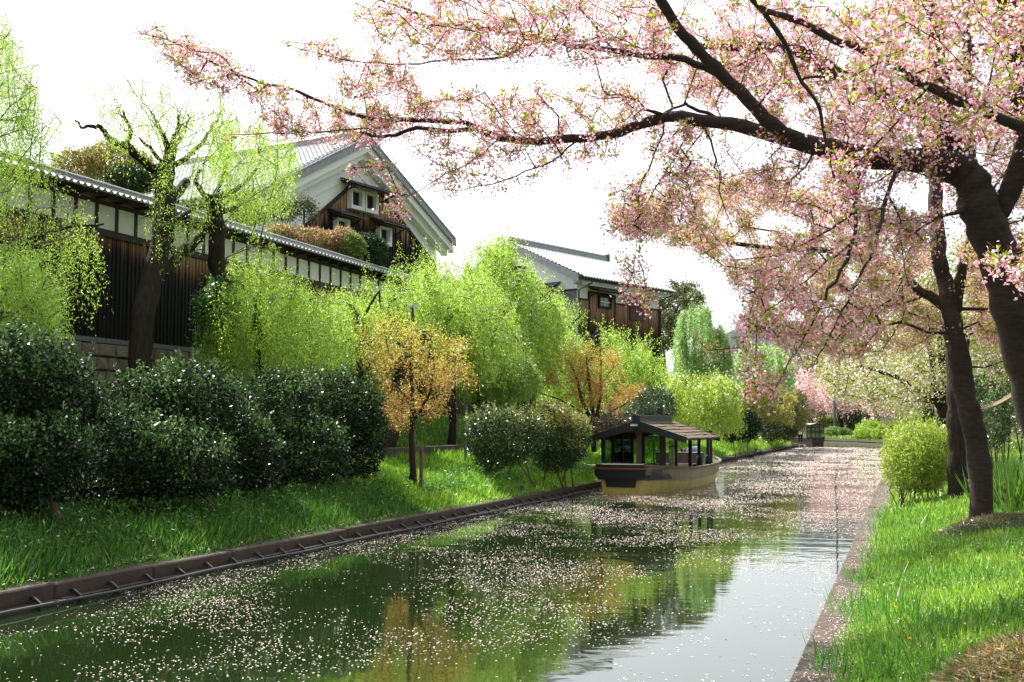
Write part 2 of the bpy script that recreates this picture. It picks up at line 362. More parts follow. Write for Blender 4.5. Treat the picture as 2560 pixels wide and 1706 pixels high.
# ------------------------------------------------------------------ ground, water, kerbs
def vnoise(x, y, s, seed=0):
    x = np.asarray(x)/s; y = np.asarray(y)/s
    return (np.sin(x*1.7+seed+1.3*np.sin(y*1.1+seed))+np.sin(y*2.1+seed*2+1.7*np.sin(x*.9))+np.sin((x+y)*1.3+seed*3))/3
LPX = [-10.0, -10.45, -11.2, -13.3, -14.55, -14.7, -16, -18, -20.2, -22, -30, -400]
LPZ = [.24, .26, .46, .88, 1.08, 1.12, 1.5, 1.95, 2.65, 2.8, 2.8, 2.8]
def zl(X, Y):
    X = np.asarray(X, float); z = np.interp(-X, [-a for a in LPX], LPZ)
    return z+.05*vnoise(X, Y, 1.3, 2)*np.clip((-X-10.6)/1.5, 0, 1)
RPX = [-.8, -.4, .0, 1.0, 3.0, 8, 20, 400]; RPZ = [.42, .44, .50, .72, .95, 1.3, 2.0, 2.2]
def zr(X, Y):
    X = np.asarray(X, float); return np.interp(X, RPX, RPZ)+.04*vnoise(X, Y, 1.1, 5)*np.clip((X+.3)/1, 0, 1)
def sheet(name, xs, ys, fz, fx=None):
    V = []; nx = len(xs)
    for y in ys:
        for x in xs:
            X = x if fx is None else fx(x, y); V.append((X, y, float(fz(X, y))))
    Q = [(j*nx+i, j*nx+i+1, (j+1)*nx+i+1, (j+1)*nx+i) for j in range(len(ys)-1) for i in range(nx-1)]
    return mesh_np(name, V, Q, M_GRND, smooth=True)
ysL = list(np.arange(-20, 118.1, 1.0)); xl = [-400, -150, -60, -35, -26, -22]+list(np.arange(-21, -14.8, .5))+[-14.7]
lu = sheet('ground', xl, ysL+[119, 125, 131, 150, 400], zl); lu['kind'] = 'structure'; tag(lu, 'raised green bank running below the timber wall', 'ground')
xl2 = [-14.66, -14.2]+list(np.arange(-14, -10.4, .35))+[-10.44]
ll = sheet('ground', xl2, ysL, lambda x, y: zl(x, y)); ll['kind'] = 'structure'; tag(ll, 'low grassy bank between the kerb and the camellia hedge', 'ground')
xr = [-.42, -.2, 0, .3, .6, 1, 1.5, 2, 2.6, 3.3, 4, 5, 6.5, 8, 12, 20, 60, 400]
rr = sheet('ground', xr, list(np.arange(-20, 119, 1.0)), zr); rr['kind'] = 'structure'; tag(rr, 'sunlit grassy bank on the right of the canal', 'ground')
# far bank where the canal turns left: fan of ground behind a bent edge
fe = [(-.8, 117.9), (-1.4, 126), (-5, 138), (-11, 152), (-30, 166), (-220, 235)]
fd = [(1, 0), (1, .15), (.9, .6), (.6, .9), (.35, 1), (.2, 1)]; V = []; so = [0, .4, 1.5, 4, 8, 14, 30, 120, 500]; szz = [.3, .32, .45, .8, 1.0, 1.2, 1.6, 2.2, 2.6]
for (x, y), (dx, dy) in zip(fe, fd):
    for a, z in zip(so, szz): V.append((x+dx*a, y+dy*a, z))
n9 = len(so); fb = mesh_np('ground', V, [(j*n9+i, j*n9+i+1, (j+1)*n9+i+1, (j+1)*n9+i) for j in range(len(fe)-1) for i in range(n9-1)], M_GRND)
fb['kind'] = 'structure'; tag(fb, 'grass bank at the far bend of the canal', 'ground')
mb = MB()
for (a, b) in zip(fe[:-1], fe[1:]): mb.bar((a[0], a[1], .05), (b[0], b[1], .0), .3, .36)
tag(mb.build('quay_kerb', M_CONC), 'pale stone edging along the far bend', 'kerb')
base = mk('canal_bed', [(-600, -60, -1.3), (600, -60, -1.3), (600, 900, -1.3), (-600, 900, -1.3)], [(0, 1, 2, 3)], M_GRND); base['kind'] = 'structure'; tag(base, 'mud bed below the canal water', 'canal bed')

def watermat():
    m = bpy.data.materials.new('canal_water'); m.use_nodes = True; n = m.node_tree.nodes; l = m.node_tree.links; n.clear()
    out = n.new('ShaderNodeOutputMaterial'); g = n.new('ShaderNodeNewGeometry'); sp = n.new('ShaderNodeSeparateXYZ'); l.new(g.outputs['Position'], sp.inputs[0])
    def ns(sc, st, det=2):
        mp = n.new('ShaderNodeMapping'); mp.inputs['Scale'].default_value = st; mp.inputs['Rotation'].default_value = (0, 0, -.32); l.new(g.outputs['Position'], mp.inputs[0])
        t = n.new('ShaderNodeTexNoise'); t.inputs['Scale'].default_value = sc; t.inputs['Detail'].default_value = det; l.new(mp.outputs[0], t.inputs[0]); return t.outputs[0]
    def mt(op, a, b):
        k = n.new('ShaderNodeMath'); k.operation = op
        for i, x in enumerate((a, b)):
            if isinstance(x, (int, float)): k.inputs[i].default_value = x
            else: l.new(x, k.inputs[i])
        return k.outputs[0]
    rip = mt('ADD', mt('MULTIPLY', ns(1.6, (.55, 1, 1), 2), .7), mt('MULTIPLY', ns(6, (.6, 1, 1), 2), .16))
    fr_ = n.new('ShaderNodeMapRange'); l.new(sp.outputs[1], fr_.inputs[0]); fr_.inputs[1].default_value = 12; fr_.inputs[2].default_value = 42; fr_.inputs[3].default_value = .006; fr_.inputs[4].default_value = .034
    bp = n.new('ShaderNodeBump'); bp.inputs['Distance'].default_value = 1.0; l.new(mt('MULTIPLY', rip, fr_.outputs[0]), bp.inputs['Height']); bp.inputs['Strength'].default_value = .55
    d = n.new('ShaderNodeBsdfDiffuse'); d.inputs[0].default_value = (.009, .018, .0045, 1)
    gl = n.new('ShaderNodeBsdfGlossy'); gl.inputs['Roughness'].default_value = .03; gl.inputs[0].default_value = (1, 1, 1, 1); l.new(bp.outputs[0], gl.inputs['Normal'])
    fr = n.new('ShaderNodeFresnel'); fr.inputs[0].default_value = 1.55; l.new(bp.outputs[0], fr.inputs['Normal'])
    k = mt('ADD', mt('MULTIPLY', fr.outputs[0], .96), .03)
    mx = n.new('ShaderNodeMixShader'); l.new(k, mx.inputs[0]); l.new(d.outputs[0], mx.inputs[1]); l.new(gl.outputs[0], mx.inputs[2]); l.new(mx.outputs[0], out.inputs[0]); return m
wt = mk('water', [(-220, -30, 0), (-.45, -30, 0), (-.45, 119, 0), (2, 130, 0), (2, 250, 0), (-220, 250, 0)], [(0, 1, 2, 3, 4, 5)], watermat())
wt['kind'] = 'structure'; tag(wt, 'calm green canal water strewn with pink petals', 'water')

# left kerb: coping slabs, lower ledge, mooring rail and brackets
kl = empty('quay_kerb', (-10.2, 0, 0)); tag(kl, 'dark concrete kerb with a metal rail at the foot of the left bank', 'kerb')
sm = MB().box(-.24, .215, -.996, .996, -.6, .25, .02).mesh('coping_slab', M_KERB)
pieces('coping_slab', sm, [Matrix.Translation((random.uniform(-.012, .012), y, random.uniform(-.012, .012))) for y in np.arange(-5, 118, 2.0)], kl)
lm = MB().box(0, .12, -.98, .98, -.6, .07).mesh('lower_ledge', M_CONCD)
pieces('lower_ledge', lm, [Matrix.Translation((.222, y, random.uniform(-.01, .01))) for y in np.arange(-5, 118, 2.0)], kl)
bm_ = MB().prism([(.225, .15), (.27, .15), (.39, .07), (.39, -.03), (.36, -.03), (.36, .05), (.225, .11)], -.018, .018).mesh('rail_bracket', M_CONCD)
pieces('rail_bracket', bm_, [Matrix.Translation((0, y+random.uniform(-.05, .05), 0)) for y in np.arange(8, 116, .72)], kl)
mb = MB().tube([(.405, y, .05+.012*math.sin(y*1.3)) for y in np.arange(-5, 118, 1.0)], .018, 7); mb.build('mooring_rail', mat('worn_pale_pipe', (.06, .058, .055), .6, .3), kl, True)
kr = empty('quay_kerb', (-.6, 0, 0)); tag(kr, 'brown concrete kerb covered with fallen petals on the right bank', 'kerb')
sm = MB().box(-.2, .2, -1.246, 1.246, -1.2, .44, .015).mesh('coping_slab', M_CONC)
pieces('coping_slab', sm, [Matrix.Translation((0, y, random.uniform(-.008, .008))) for y in np.arange(-5, 118, 2.5)], kr)

# end cap of the left bank (rounded tip) and retaining wall of the path
tip = MB(); pts = [(-10.45, 117), (-10.0, 117), (-10.1, 119.5), (-10.9, 122), (-12.4, 124), (-15, 126), (-24, 130), (-24, 117)]
tip.prism(pts, -.6, .31, 'z'); tag(tip.build('quay_kerb', M_CONC), 'pale rounded stone tip of the left bank beside the far boat', 'kerb')
pw = empty('retaining_wall', (-14.68, 0, 0)); tag(pw, 'low grey concrete wall between the grass slope and the path', 'wall')
sm = MB().box(-.11, .11, -1.49, 1.49, .6, 1.50, .015).mesh('wall_panel', M_CONC)
pieces('wall_panel', sm, [Matrix.Translation((0, y, random.uniform(-.01, .01))) for y in np.arange(10, 100, 3.0)], pw)

# ------------------------------------------------------------------ long timber wall
WX = -20.2
M_WALLWOOD = woodmat('charred_cedar_board', 6.15, 7.45, .5, 1, 3.1)
M_STONE = mat('rough_granite', (.125, .105, .08), .85, .3, noise=1.6, col2=(.27, .23, .18), bump=.9, bscale=9, coord='World', contrast=.9)
wl = empty('brewery_wall', (WX, 0, 0)); tag(wl, 'long charred cedar wall with white plaster panels, tiled cap and granite base', 'wall')
Y0, Y1 = 18.0, 47.5
bm1 = MB().box(-.0, .022, .004, .166, 4.50, 7.20).box(.0225, .045, -.016, .016, 4.50, 7.20).mesh('cedar_board', M_WALLWOOD)
pieces('cedar_board', bm1, [Matrix.Translation((random.uniform(-.004, .004), y, random.uniform(-.01, .01))) for y in np.arange(Y0, Y1, .17)], wl)
MB().box(-.02, .09, Y0-.2, Y1+.1, 4.36, 4.49).build('sill_beam', M_GWOOD, wl)
MB().box(-.02, .09, Y0-.2, Y1+.1, 7.21, 7.40).build('rail_beam', M_DWOOD, wl)
MB().box(-.02, .08, Y0-.2, Y1+.1, 8.06, 8.16).build('top_beam', M_DWOOD, wl)
MB().box(-.30, -.022, Y0-.2, Y1+.1, 3.9, 8.2).build('wall_core', M_PLASTW, wl)
pm = MB().box(-.01, .045, -.055, .055, 7.40, 8.06).box(-.15, .40, -.03, .03, 8.165, 8.235).mesh('post', M_DWOOD)
pieces('post', pm, [Matrix.Translation((0, y, 0)) for y in np.arange(Y0, Y1, .83)], wl)
pp = MB().box(-.018, .012, .06, .77, 7.405, 8.055).mesh('plaster_panel', M_PLASTW)
pieces('plaster_panel', pp, [Matrix.Translation((0, y, 0)) for y in np.arange(Y0, Y1, .83)], wl)
MB().prism([(.48, 8.235), (.48, 8.265), (-.13, 8.50), (-.74, 8.265), (-.74, 8.235), (-.13, 8.45)], Y0-.2, Y1+.1).build('roof_board', M_DWOOD, wl)
# tile: S-curved pan, x runs down the slope (local), y across
def tile_mesh(name, m, w, ln, amp=.028, th=.022, seg=5):
    mb = MB(); v = []; prof = [(-w/2+w*i/seg, amp*math.cos(i/seg*2*math.pi)) for i in range(seg+1)]
    for x, dz in ((0, 0.0), (ln, .0)):
        for y, z in prof: v.append((x, y, z+dz))
    for y, z in prof: v.append((ln, y, z-th))
    k = seg+1; f = [(i, i+k, i+k+1, i+1) for i in range(seg)]+[(i+k, i+2*k, i+2*k+1, i+k+1) for i in range(seg)]
    mb.add(v, f); return mb.mesh(name, m)
tm = tile_mesh('roof_tile', M_TILE, .262, .34, .026)
slope = math.atan2(.235, .61); mats = []
for y in np.arange(Y0, Y1, .26):
    for k, (x0, z0) in enumerate(((-.10, 8.535), (.20, 8.43))):
        mats.append(Matrix.Translation((x0, y, z0+random.uniform(-.004, .004))) @ Matrix.Rotation(slope-.05, 4, 'Y'))
pieces('roof_tile', tm, mats, wl)
em = MB()
em.tube([(.50, 0, 8.335), (.525, 0, 8.325)], .045, 8).box(.44, .51, -.13, .13, 8.27, 8.29); em = em.mesh('eave_tile', M_TILE)
pieces('eave_tile', em, [Matrix.Translation((0, y-.13, 0)) for y in np.arange(Y0, Y1, .26)], wl)
rm_ = MB().box(-.22, -.04, -.148, .148, 8.50, 8.585).box(-.205, -.055, -.148, .148, 8.587, 8.635)
a = [(-.225+.19*(1-math.cos(t))/2*1.0, 8.64+.07*math.sin(t)) for t in np.linspace(0, math.pi, 7)]
rm_.prism(a, -.148, .148); rm_ = rm_.mesh('ridge_tile', M_TILE)
pieces('ridge_tile', rm_, [Matrix.Translation((0, y, random.uniform(-.004, .004))) for y in np.arange(Y0, Y1, .30)], wl)
# granite base: uneven blocks in five courses
random.seed(5); blocks = []
for z0, z1 in ((2.45, 2.88), (2.885, 3.27), (3.275, 3.62), (3.625, 3.99), (3.995, 4.35)):
    y = Y0-random.random()*.5
    while y < Y1:
        w = random.uniform(.38, .85); p = random.uniform(.0, .05); b = .03
        mb = MB(); j = lambda: random.uniform(-.022, .022)
        v = [(.02, y+.012, z0), (.02, y+w-.012, z0), (.02, y+w-.012, z1), (.02, y+.012, z1)]
        u = [(.10+p+j(), y+.045+abs(j()), z0+.035+abs(j())), (.10+p+j(), y+w-.045+j(), z0+.035+abs(j())), (.10+p+j(), y+w-.045+j(), z1-.03+j()*.5), (.10+p+j(), y+.045+abs(j()), z1-.03+j()*.5)]
        c = (.108+p+abs(j())*.5, y+w/2+j()*2, (z0+z1)/2+j())
        mb.add(v+u+[c], [(0, 1, 5, 4), (1, 2, 6, 5), (2, 3, 7, 6), (3, 0, 4, 7), (4, 5, 8), (5, 6, 8), (6, 7, 8), (7, 4, 8)]); blocks.append((y, z0, mb)); y += w
blocks = [b for b in blocks if 23.5 < b[0] < 46]
blocks.sort(key=lambda b: (b[1] < 3.2, b[0]))
rest = MB()
for i, (y, z0, mb) in enumerate(blocks):
    if i < 300: mb.build('stone', M_STONE, wl)
    else: rest.add(mb.v, mb.f)
if rest.v: rest.build('stone_rubble', M_STONE, wl)['kind'] = 'stuff'
MB().box(-.2, .035, Y0-.2, Y1+.1, 2.3, 4.358).build('base_mortar', mat('dark_mortar', (.05, .045, .04), .95, .1), wl)
# pavement strip and plaster wall further on, past the big willows
fw2 = empty('plaster_wall', (-20.0, 0, 0)); tag(fw2, 'low white wall with dark posts below the smaller storehouse', 'wall')
MB().box(-.15, .0, 66.3, 100, 2.6, 5.3).build('wall_core', M_PLASTW, fw2)
pm = MB().box(.0, .05, -.06, .06, 3.2, 5.3).mesh('post', M_DWOOD)
pieces('post', pm, [Matrix.Translation((0, y, 0)) for y in np.arange(66.5, 100, 1.1)], fw2)
MB().prism([(-.5, 5.305), (.4, 5.305), (.4, 5.36), (-.05, 5.62), (-.5, 5.36)], 66.3, 100).build('roof', M_TILE, fw2)

lw_ = empty('board_wall', (-20.6, 0, 0)); tag(lw_, 'dark board wall continuing behind the middle willows', 'wall')
bmx = MB().box(0, .03, .005, .395, 2.6, 6.1).mesh('cedar_board', M_DWOOD); pieces('cedar_board', bmx, [Matrix.Translation((random.uniform(-.006, .006), y, random.uniform(-.03, .03))) for y in np.arange(47.7, 66, .4)], lw_)
MB().prism([(.3, 6.16), (.3, 6.2), (-.1, 6.4), (-.5, 6.2), (-.5, 6.16), (-.1, 6.34)], 47.7, 66).build('roof', M_TILE, lw_)
# ------------------------------------------------------------------ storehouse A (tall white gable)
phA = math.radians(30.5)
def frame(phi, px, py, d):
    """local frame: x along the facade (to the right), y away from the viewer"""
    O = at(px, py, d=d); h = np.array([fw[0], fw[1], 0]); h /= np.linalg.norm(h)
    u = rt*math.sin(phi)+h*math.cos(phi); rz = math.atan2(u[1], u[0]); y_ = np.array([-u[1], u[0], 0]); return O, u, y_, rz
OA, uA, yA, rzA = frame(phA, 925, 344, 55.0)
zpk = OA[2]; OA0 = np.array([OA[0], OA[1], 0.0])
def GA(zx, zy, off=0.0):  # off: how far the point stands proud of the wall      # zoomed-crop px of the gable picture -> local x, z in the facade plane
    p = hit(500+zx/2.613, 300+zy/2.613, OA0-yA*off, yA); q = p-OA0; return float(np.dot(q, uA)), float(p[2])
A = empty('storehouse', OA0, rzA); tag(A, 'tall white plastered storehouse gable with charred boards and four small windows', 'building')
xr_, zr_ = GA(1670, 790, .7); xl_, zl_ = GA(415, 505, .7); HW = (xr_-xl_)/2; xc = (xr_+xl_)/2
pkx, pkz = GA(1106, 116, .7)
hw = (xr_-pkx+pkx-xl_)/2; pitch = math.atan2(pkz-zr_, xr_-pkx); tp = math.tan(pitch)
print('A', 'peak', pkx, pkz, 'right', xr_, zr_, 'left', xl_, zl_, 'pitch', math.degrees(pitch))
hw = xr_-pkx
wall_hw = hw-.75; zw = pkz-.45-tp*wall_hw
LEN = 20.0
def gab(hw_, top, zb=2.0): return [(pkx-hw_, zb), (pkx+hw_, zb), (pkx+hw_, top-tp*hw_), (pkx, top), (pkx-hw_, top-tp*hw_)]
MB().prism(gab(wall_hw, pkz-.45), 0, LEN).build('plaster_wall', M_PLAST, A)
def chev(hw0, zt, th, y0, y1, name, m, par):   # a raked band following both slopes
    mb = MB()
    for s in (-1, 1):
        mb.prism([(pkx, zt), (pkx+s*hw0, zt-tp*hw0), (pkx+s*hw0, zt-tp*hw0-th), (pkx, zt-th)], y0, y1)
    return mb.build(name, m, par)
chev(hw-.05, pkz-.16, .50, -.62, -.30, 'gable_moulding', M_PLAST, A)
chev(hw-.3, pkz-.62, .34, -.38, -.06, 'gable_moulding', M_PLAST, A)
chev(hw-.9, pkz-1.55, .07, -.05, .02, 'gable_moulding', M_PLAST, A)
# roof slabs
rf = MB()
for s in (-1, 1): rf.prism([(pkx, pkz), (pkx+s*hw, pkz-tp*hw), (pkx+s*hw, pkz-tp*hw-.15), (pkx, pkz-.15)], -.66, LEN)
rfo = rf.build('roof', M_TILED, A)
vb = MB()
for s in (-1, 1): vb.prism([(pkx, pkz+.02), (pkx+s*hw, pkz+.02-tp*hw), (pkx+s*hw, pkz-.30-tp*hw), (pkx, pkz-.30)], -.74, -.665)
vb.build('verge_board', M_TILE, A)
vt = MB().tube([(0, 0, 0), (.33, 0, 0)], .055, 8).mesh('verge_tile', M_TILE); mm = []
sl_ = math.hypot(hw, tp*hw); na = int(sl_/.34)
for s in (-1, 1):
    for i in range(na):
        a = (i+.02)*.34*math.cos(pitch)
        for yy, dz in ((-.72, .07), (-.50, .10)):
            M0 = Matrix.Translation((pkx+s*a, yy, pkz-tp*a+dz)) @ (Matrix.Rotation(pitch+.06, 4, 'Y') if s > 0 else Matrix.Rotation(math.pi, 4, 'Z') @ Matrix.Rotation(pitch+.06, 4, 'Y'))
            mm.append(M0)
pieces('verge_tile', vt, mm, rfo)
tmA = tile_mesh('roof_tile', M_TILEL, .25, .36, .035, .06)
mm = []
for i in range(int(sl_/.29)):
    for j in range(int((LEN-.2)/.247)):
        a = i*.29*math.cos(pitch); x = pkx-a
        mm.append(Matrix.Translation((x, -.25+j*.247, pkz-tp*a+.07)) @ Matrix.Rotation(math.pi, 4, 'Z') @ Matrix.Rotation(pitch-.17, 4, 'Y'))
rootA = Matrix.Translation(tuple(OA0)) @ Matrix.Rotation(rzA, 4, 'Z')
pieces('roof_tile', tmA, mm, rfo, 300, rootA, 'roof_tile_field')
rg = MB().box(pkx-.22, pkx+.22, -.7, LEN, pkz-.02, pkz+.22); rg.tube([(pkx, -.75, pkz+.28), (pkx, LEN, pkz+.28)], .15, 8); rg.build('ridge', M_TILE, A)
# timber cladding
ax0, az0 = GA(735, 655, .08); ax1, az1 = GA(985, 435, .08); bx0, bz0 = GA(1175, 475, .08); bx1, bz1 = GA(1500, 905, .08)
M_AW = woodmat('storehouse_board', pkz-5.0, pkz-3.4, 1.7, 0, 9.7)
zbot = 4.0
def topz(x):
    if x < ax1: return az0+(x-ax0)/(ax1-ax0)*(az1-az0)
    if x > bx0: return bz0+(x-bx0)/(bx1-bx0)*(bz1-bz0)
    return az1
xs = np.arange(ax0-1.6, bx1+.6, .21)
for x in xs:
    t0, t1 = topz(x+.005), topz(x+.205)
    if min(t0, t1) < zbot+.3: continue
    mb = MB().add([(x+.004, -.05, zbot), (x+.206, -.05, zbot), (x+.206, -.05, t1), (x+.004, -.05, t0), (x+.004, 0, zbot), (x+.206, 0, zbot), (x+.206, 0, t1), (x+.004, 0, t0)],
                  [(0, 1, 2, 3), (7, 6, 5, 4), (0, 4, 5, 1), (1, 5, 6, 2), (2, 6, 7, 3), (3, 7, 4, 0)])
    mb.add([(x-.02, -.075, zbot), (x+.02, -.075, zbot), (x+.02, -.075, t0), (x-.02, -.075, t0), (x-.02, -.051, zbot), (x+.02, -.051, zbot), (x+.02, -.051, t0), (x-.02, -.051, t0)],
           [(0, 1, 2, 3), (3, 2, 6, 7), (0, 3, 7, 4), (1, 5, 6, 2)])
    mb.build('cedar_board', M_AW, A)
tr = MB()
for (p, q) in (((ax0-1.6, topz(ax0-1.6)), (ax1, az1)), ((bx0, bz0), (bx1+.6, topz(bx1+.6)))):
    tr.prism([(p[0], p[1]-.06), (q[0], q[1]-.06), (q[0], q[1]+.09), (p[0], p[1]+.09)], -.14, .0)
tr.build('rake_trim', M_DWOOD, A)
def window(par, x0, x1, z0, z1, th=.17, dep=.34, bars=4):
    """deep white plaster frame with an iron-barred dark opening"""
    mb = MB(); y0 = -dep
    mb.box(x0, x1, y0, -.08, z0, z0+th).box(x0, x1, y0, -.08, z1-th*.7, z1).box(x0, x0+th*.55, y0, -.08, z0+th, z1-th*.7).box(x1-th, x1, y0, -.08, z0+th, z1-th*.7)
    w = mb.build('window', M_PLAST, par)
    MB().box(x0+th*.5, x1-th*.9, -.12, -.085, z0+th, z1-th*.7).build('pane', M_DARK, w)
    g = MB()
    for i in range(bars):
        x = x0+th*.55+(x1-x0-th*1.55)*(i+1)/(bars+1); g.box(x-.012, x+.012, -.19, -.165, z0+th, z1-th*.7)
    g.build('bars', mat('iron_bar', (.05, .035, .03), .6, .4), w)
def hood(par, x0, x1, z, dep=.75, drop=.28, n=None):
    """small tiled canopy on two brackets"""
    h = MB().prism([(-.06, z+.02), (-dep, z-drop), (-dep, z-drop-.05), (-.06, z-.06)], x0, x1, 'x').build('hood', M_DWOOD, par)
    n = n or max(3, int((x1-x0)/.3)); w = (x1-x0)/n
    for i in range(n):
        mb = MB(); xa = x0+i*w
        for k in range(2):
            t0, t1 = k*.5, k*.5+.53; ya, yb = -.06-t0*(dep-.03), -.06-t1*(dep-.03); za, zb = z+.035-t0*drop, z+.055-t1*drop
            mb.prism([(ya, za), (yb, zb), (yb, zb+.035), (ya, za+.02)], xa+.012, xa+w-.012, 'x')
            mb.tube([(xa, ya, za+.045), (xa, yb, zb+.06)], .032, 6)
        mb.build('hood_tile', M_TILED, h)
    for x in (x0+.18, x1-.18):
        b = MB().bar((x, -.07, z-.55), (x, -dep*.8, z-drop*.8-.05), .05, .05, (1, 0, 0)).bar((x, -.07, z-.1), (x, -dep*.85, z-drop*.85-.04), .05, .05, (1, 0, 0)); b.build('hood_bracket', M_DWOOD, h)
def wrect(zx0, zy0, zx1, zy1, off=.34):
    a = GA(zx0, zy0, off); b = GA(zx1, zy1, off); return a[0], b[0], a[1], b[1]
def gp(zx, zy, off=.34): return GA(zx, zy, off)
x0, z1 = gp(992, 447); x1, z0 = gp(1076, 597); window(A, x0, x1, z0, gp(992, 440)[1])
x0b, _ = gp(1085, 460); x1b, z0b = gp(1166, 616); window(A, x0b, x1b, z0, gp(992, 440)[1])
hx0, hz0 = gp(967, 400, .5); hx1, _ = gp(1246, 470, .5); hood(A, hx0, hx1, hz0+.12, 1.0, .35, 9)
x0, _ = gp(898, 650); x1, _ = gp(982, 650); _, z1 = gp(898, 635); _, z0 = gp(898, 760); window(A, x0, x1, z0-.05, z1)
hx0, hz0 = gp(880, 592, .5); hx1, _ = gp(1045, 640, .5); hood(A, hx0, hx1, hz0+.1, .85, .3, 5)
x0, _ = gp(1177, 700); x1, _ = gp(1256, 700); _, z1 = gp(1177, 690); _, z0 = gp(1177, 812); window(A, x0, x1, z0, z1)
hx0, hz0 = gp(1158, 652, .5); hx1, _ = gp(1330, 700, .5); hood(A, hx0, hx1, hz0+.1, .85, .3, 5)

# ------------------------------------------------------------------ storehouse B (lower, tiled roof)
phB = math.radians(39)
OB, uB, yB, rzB = frame(phB, 1443, 700, 69.0); OB0 = np.array([OB[0], OB[1], 0.0]); rootB = Matrix.Translation(tuple(OB0)) @ Matrix.Rotation(rzB, 4, 'Z')
def GB(zx, zy, off=0.0):
    p = hit(1100+zx/2.614, 500+zy/2.614, OB0-yB*off, yB); q = p-OB0; return float(np.dot(q, uB)), float(p[2])
def GS(zx, zy, off=0.0):     # on the gable side (plane x = -off)
    p = hit(1100+zx/2.614, 500+zy/2.614, OB0-uB*off, uB); q = p-OB0; return float(np.dot(q, yB)), float(p[2])
B = empty('storehouse', OB0, rzB); tag(B, 'smaller white storehouse with grey tiled roof, brown boards and a downpipe', 'building')
LB = GB(1425, 600)[0]; ze = GB(925, 497, .7)[1]; _, zwc = GB(965, 645)
depB = 9.0; zrid = ze+3.1
# ridge height: solve so the ridge end lands where the photo shows it
prd = hit(1486, 650, OB0+yB*(depB/2), yB); zrid = float(prd[2]); print('B', LB, ze, zrid, zwc)
eo = .75; tb = (zrid-ze)/(depB/2+eo)
MB().prism([(0, 2.5), (depB, 2.5), (depB, ze+.0+tb*eo-.25), (depB/2, zrid-.3), (0, ze+tb*eo-.25)], 0, LB, 'x').build('plaster_wall', M_PLAST, B)
rb = MB()
for s in (0, 1):
    f_ = (lambda y: y) if s == 0 else (lambda y: depB-y)
    rb.prism([(f_(-eo), ze), (f_(depB/2), zrid), (f_(depB/2), zrid-.16), (f_(-eo), ze-.16)], -.9, LB+.7, 'x')
rbo = rb.build('roof', M_TILED, B)
sb = math.atan(tb); slb = (depB/2+eo)/math.cos(sb); tmB = tile_mesh('roof_tile', M_TILEL, .30, .40, .035, .06); mm = []
for i in range(int(slb/.30)+1):
    for j in range(int((LB+1.55)/.295)):
        a = i*.30*math.cos(sb); mm.append(Matrix.Translation((-.75+j*.295, depB/2-a, zrid-tb*a+.055)) @ Matrix.Rotation(-math.pi/2, 4, 'Z') @ Matrix.Rotation(sb-.15, 4, 'Y'))
pieces('roof_tile', tmB, mm, rbo, 300, rootB, 'roof_tile_field')
MB().box(-.8, LB+.6, depB/2-.2, depB/2+.2, zrid-.02, zrid+.26).tube([(-.85, depB/2, zrid+.32), (LB+.65, depB/2, zrid+.32)], .14, 8).build('ridge', M_TILE, B)
MB().box(LB+.55, LB+.68, depB/2-.28, depB/2+.28, zrid, zrid+.5).build('ridge_end', M_TILED, B)
MB().prism([(-eo-.02, ze-.38), (-eo-.02, ze+.06), (depB/2, zrid+.10), (depB/2, zrid-.30)], -.98, -.905, 'x').prism([(depB+eo, ze-.38), (depB+eo, ze+.06), (depB/2, zrid+.10), (depB/2, zrid-.30)], -.98, -.905, 'x').build('verge_board', M_TILE, B)
MB().box(-.5, LB+.5, -.45, -.02, ze-.42, ze-.165).build('eave_soffit', M_PLAST, B)
MB().box(-.95, -.35, -.62, -.40, ze-.45, ze-.03).build('corner_block', M_TILE, B)
MB().tube([(-.9, -eo-.06, ze-.06), (LB+.65, -eo-.06, ze-.06)], .07, 8).build('gutter', M_PIPE, B, True)
MB().tube([(.35, -eo-.06, ze-.06), (.35, -eo-.06, ze-.35), (-.06, -.14, ze-.75), (-.06, -.14, 3)], .06, 8).build('downpipe', M_PIPE, B, True)
MB().tube([(LB+.45, -eo-.06, ze-.06), (LB+.45, -eo-.06, ze-.3), (LB+.06, -.14, ze-.6), (LB+.06, -.14, 3)], .06, 8).build('downpipe', M_PIPE, B, True)
M_BW = woodmat('storehouse_b_board', zwc-2.9, zwc-.4, .9, 0, 21.0)
tops = GB(905, 640, .05)[1]
for x in np.arange(.12, LB-.05, .2):
    zx = 900+x/LB*525; t = tops+ (0 if not (GB(968, 0)[0] < x < GB(1130, 0)[0]) else GB(970, 597, .05)[1]-tops)
    MB().box(x+.004, x+.196, -.045, 0, 3.2, t-.08).box(x-.02, x+.02, -.07, -.046, 3.2, t-.08).build('cedar_board', M_BW, B)
tb_ = MB(); xa, xb = GB(968, 0)[0], GB(1130, 0)[0]; th_ = GB(970, 597, .05)[1]
tb_.box(.0, xa, -.11, 0, tops-.09, tops).box(xa, xb, -.11, 0, th_-.09, th_).box(xb, LB, -.11, 0, tops-.09, tops).box(xa-.09, xa, -.11, 0, 3.2, th_).box(xb, xb+.09, -.11, 0, 3.2, th_)
tb_.box(-.0, .1, -.112, -.0, 3.2, tops-.1).box(LB-.1, LB, -.112, 0, 3.2, tops-.1); tb_.build('trim_boards', mat('red_brown_timber', (.06, .025, .015), .7, .3, noise=6, col2=(.03, .015, .01)), B)
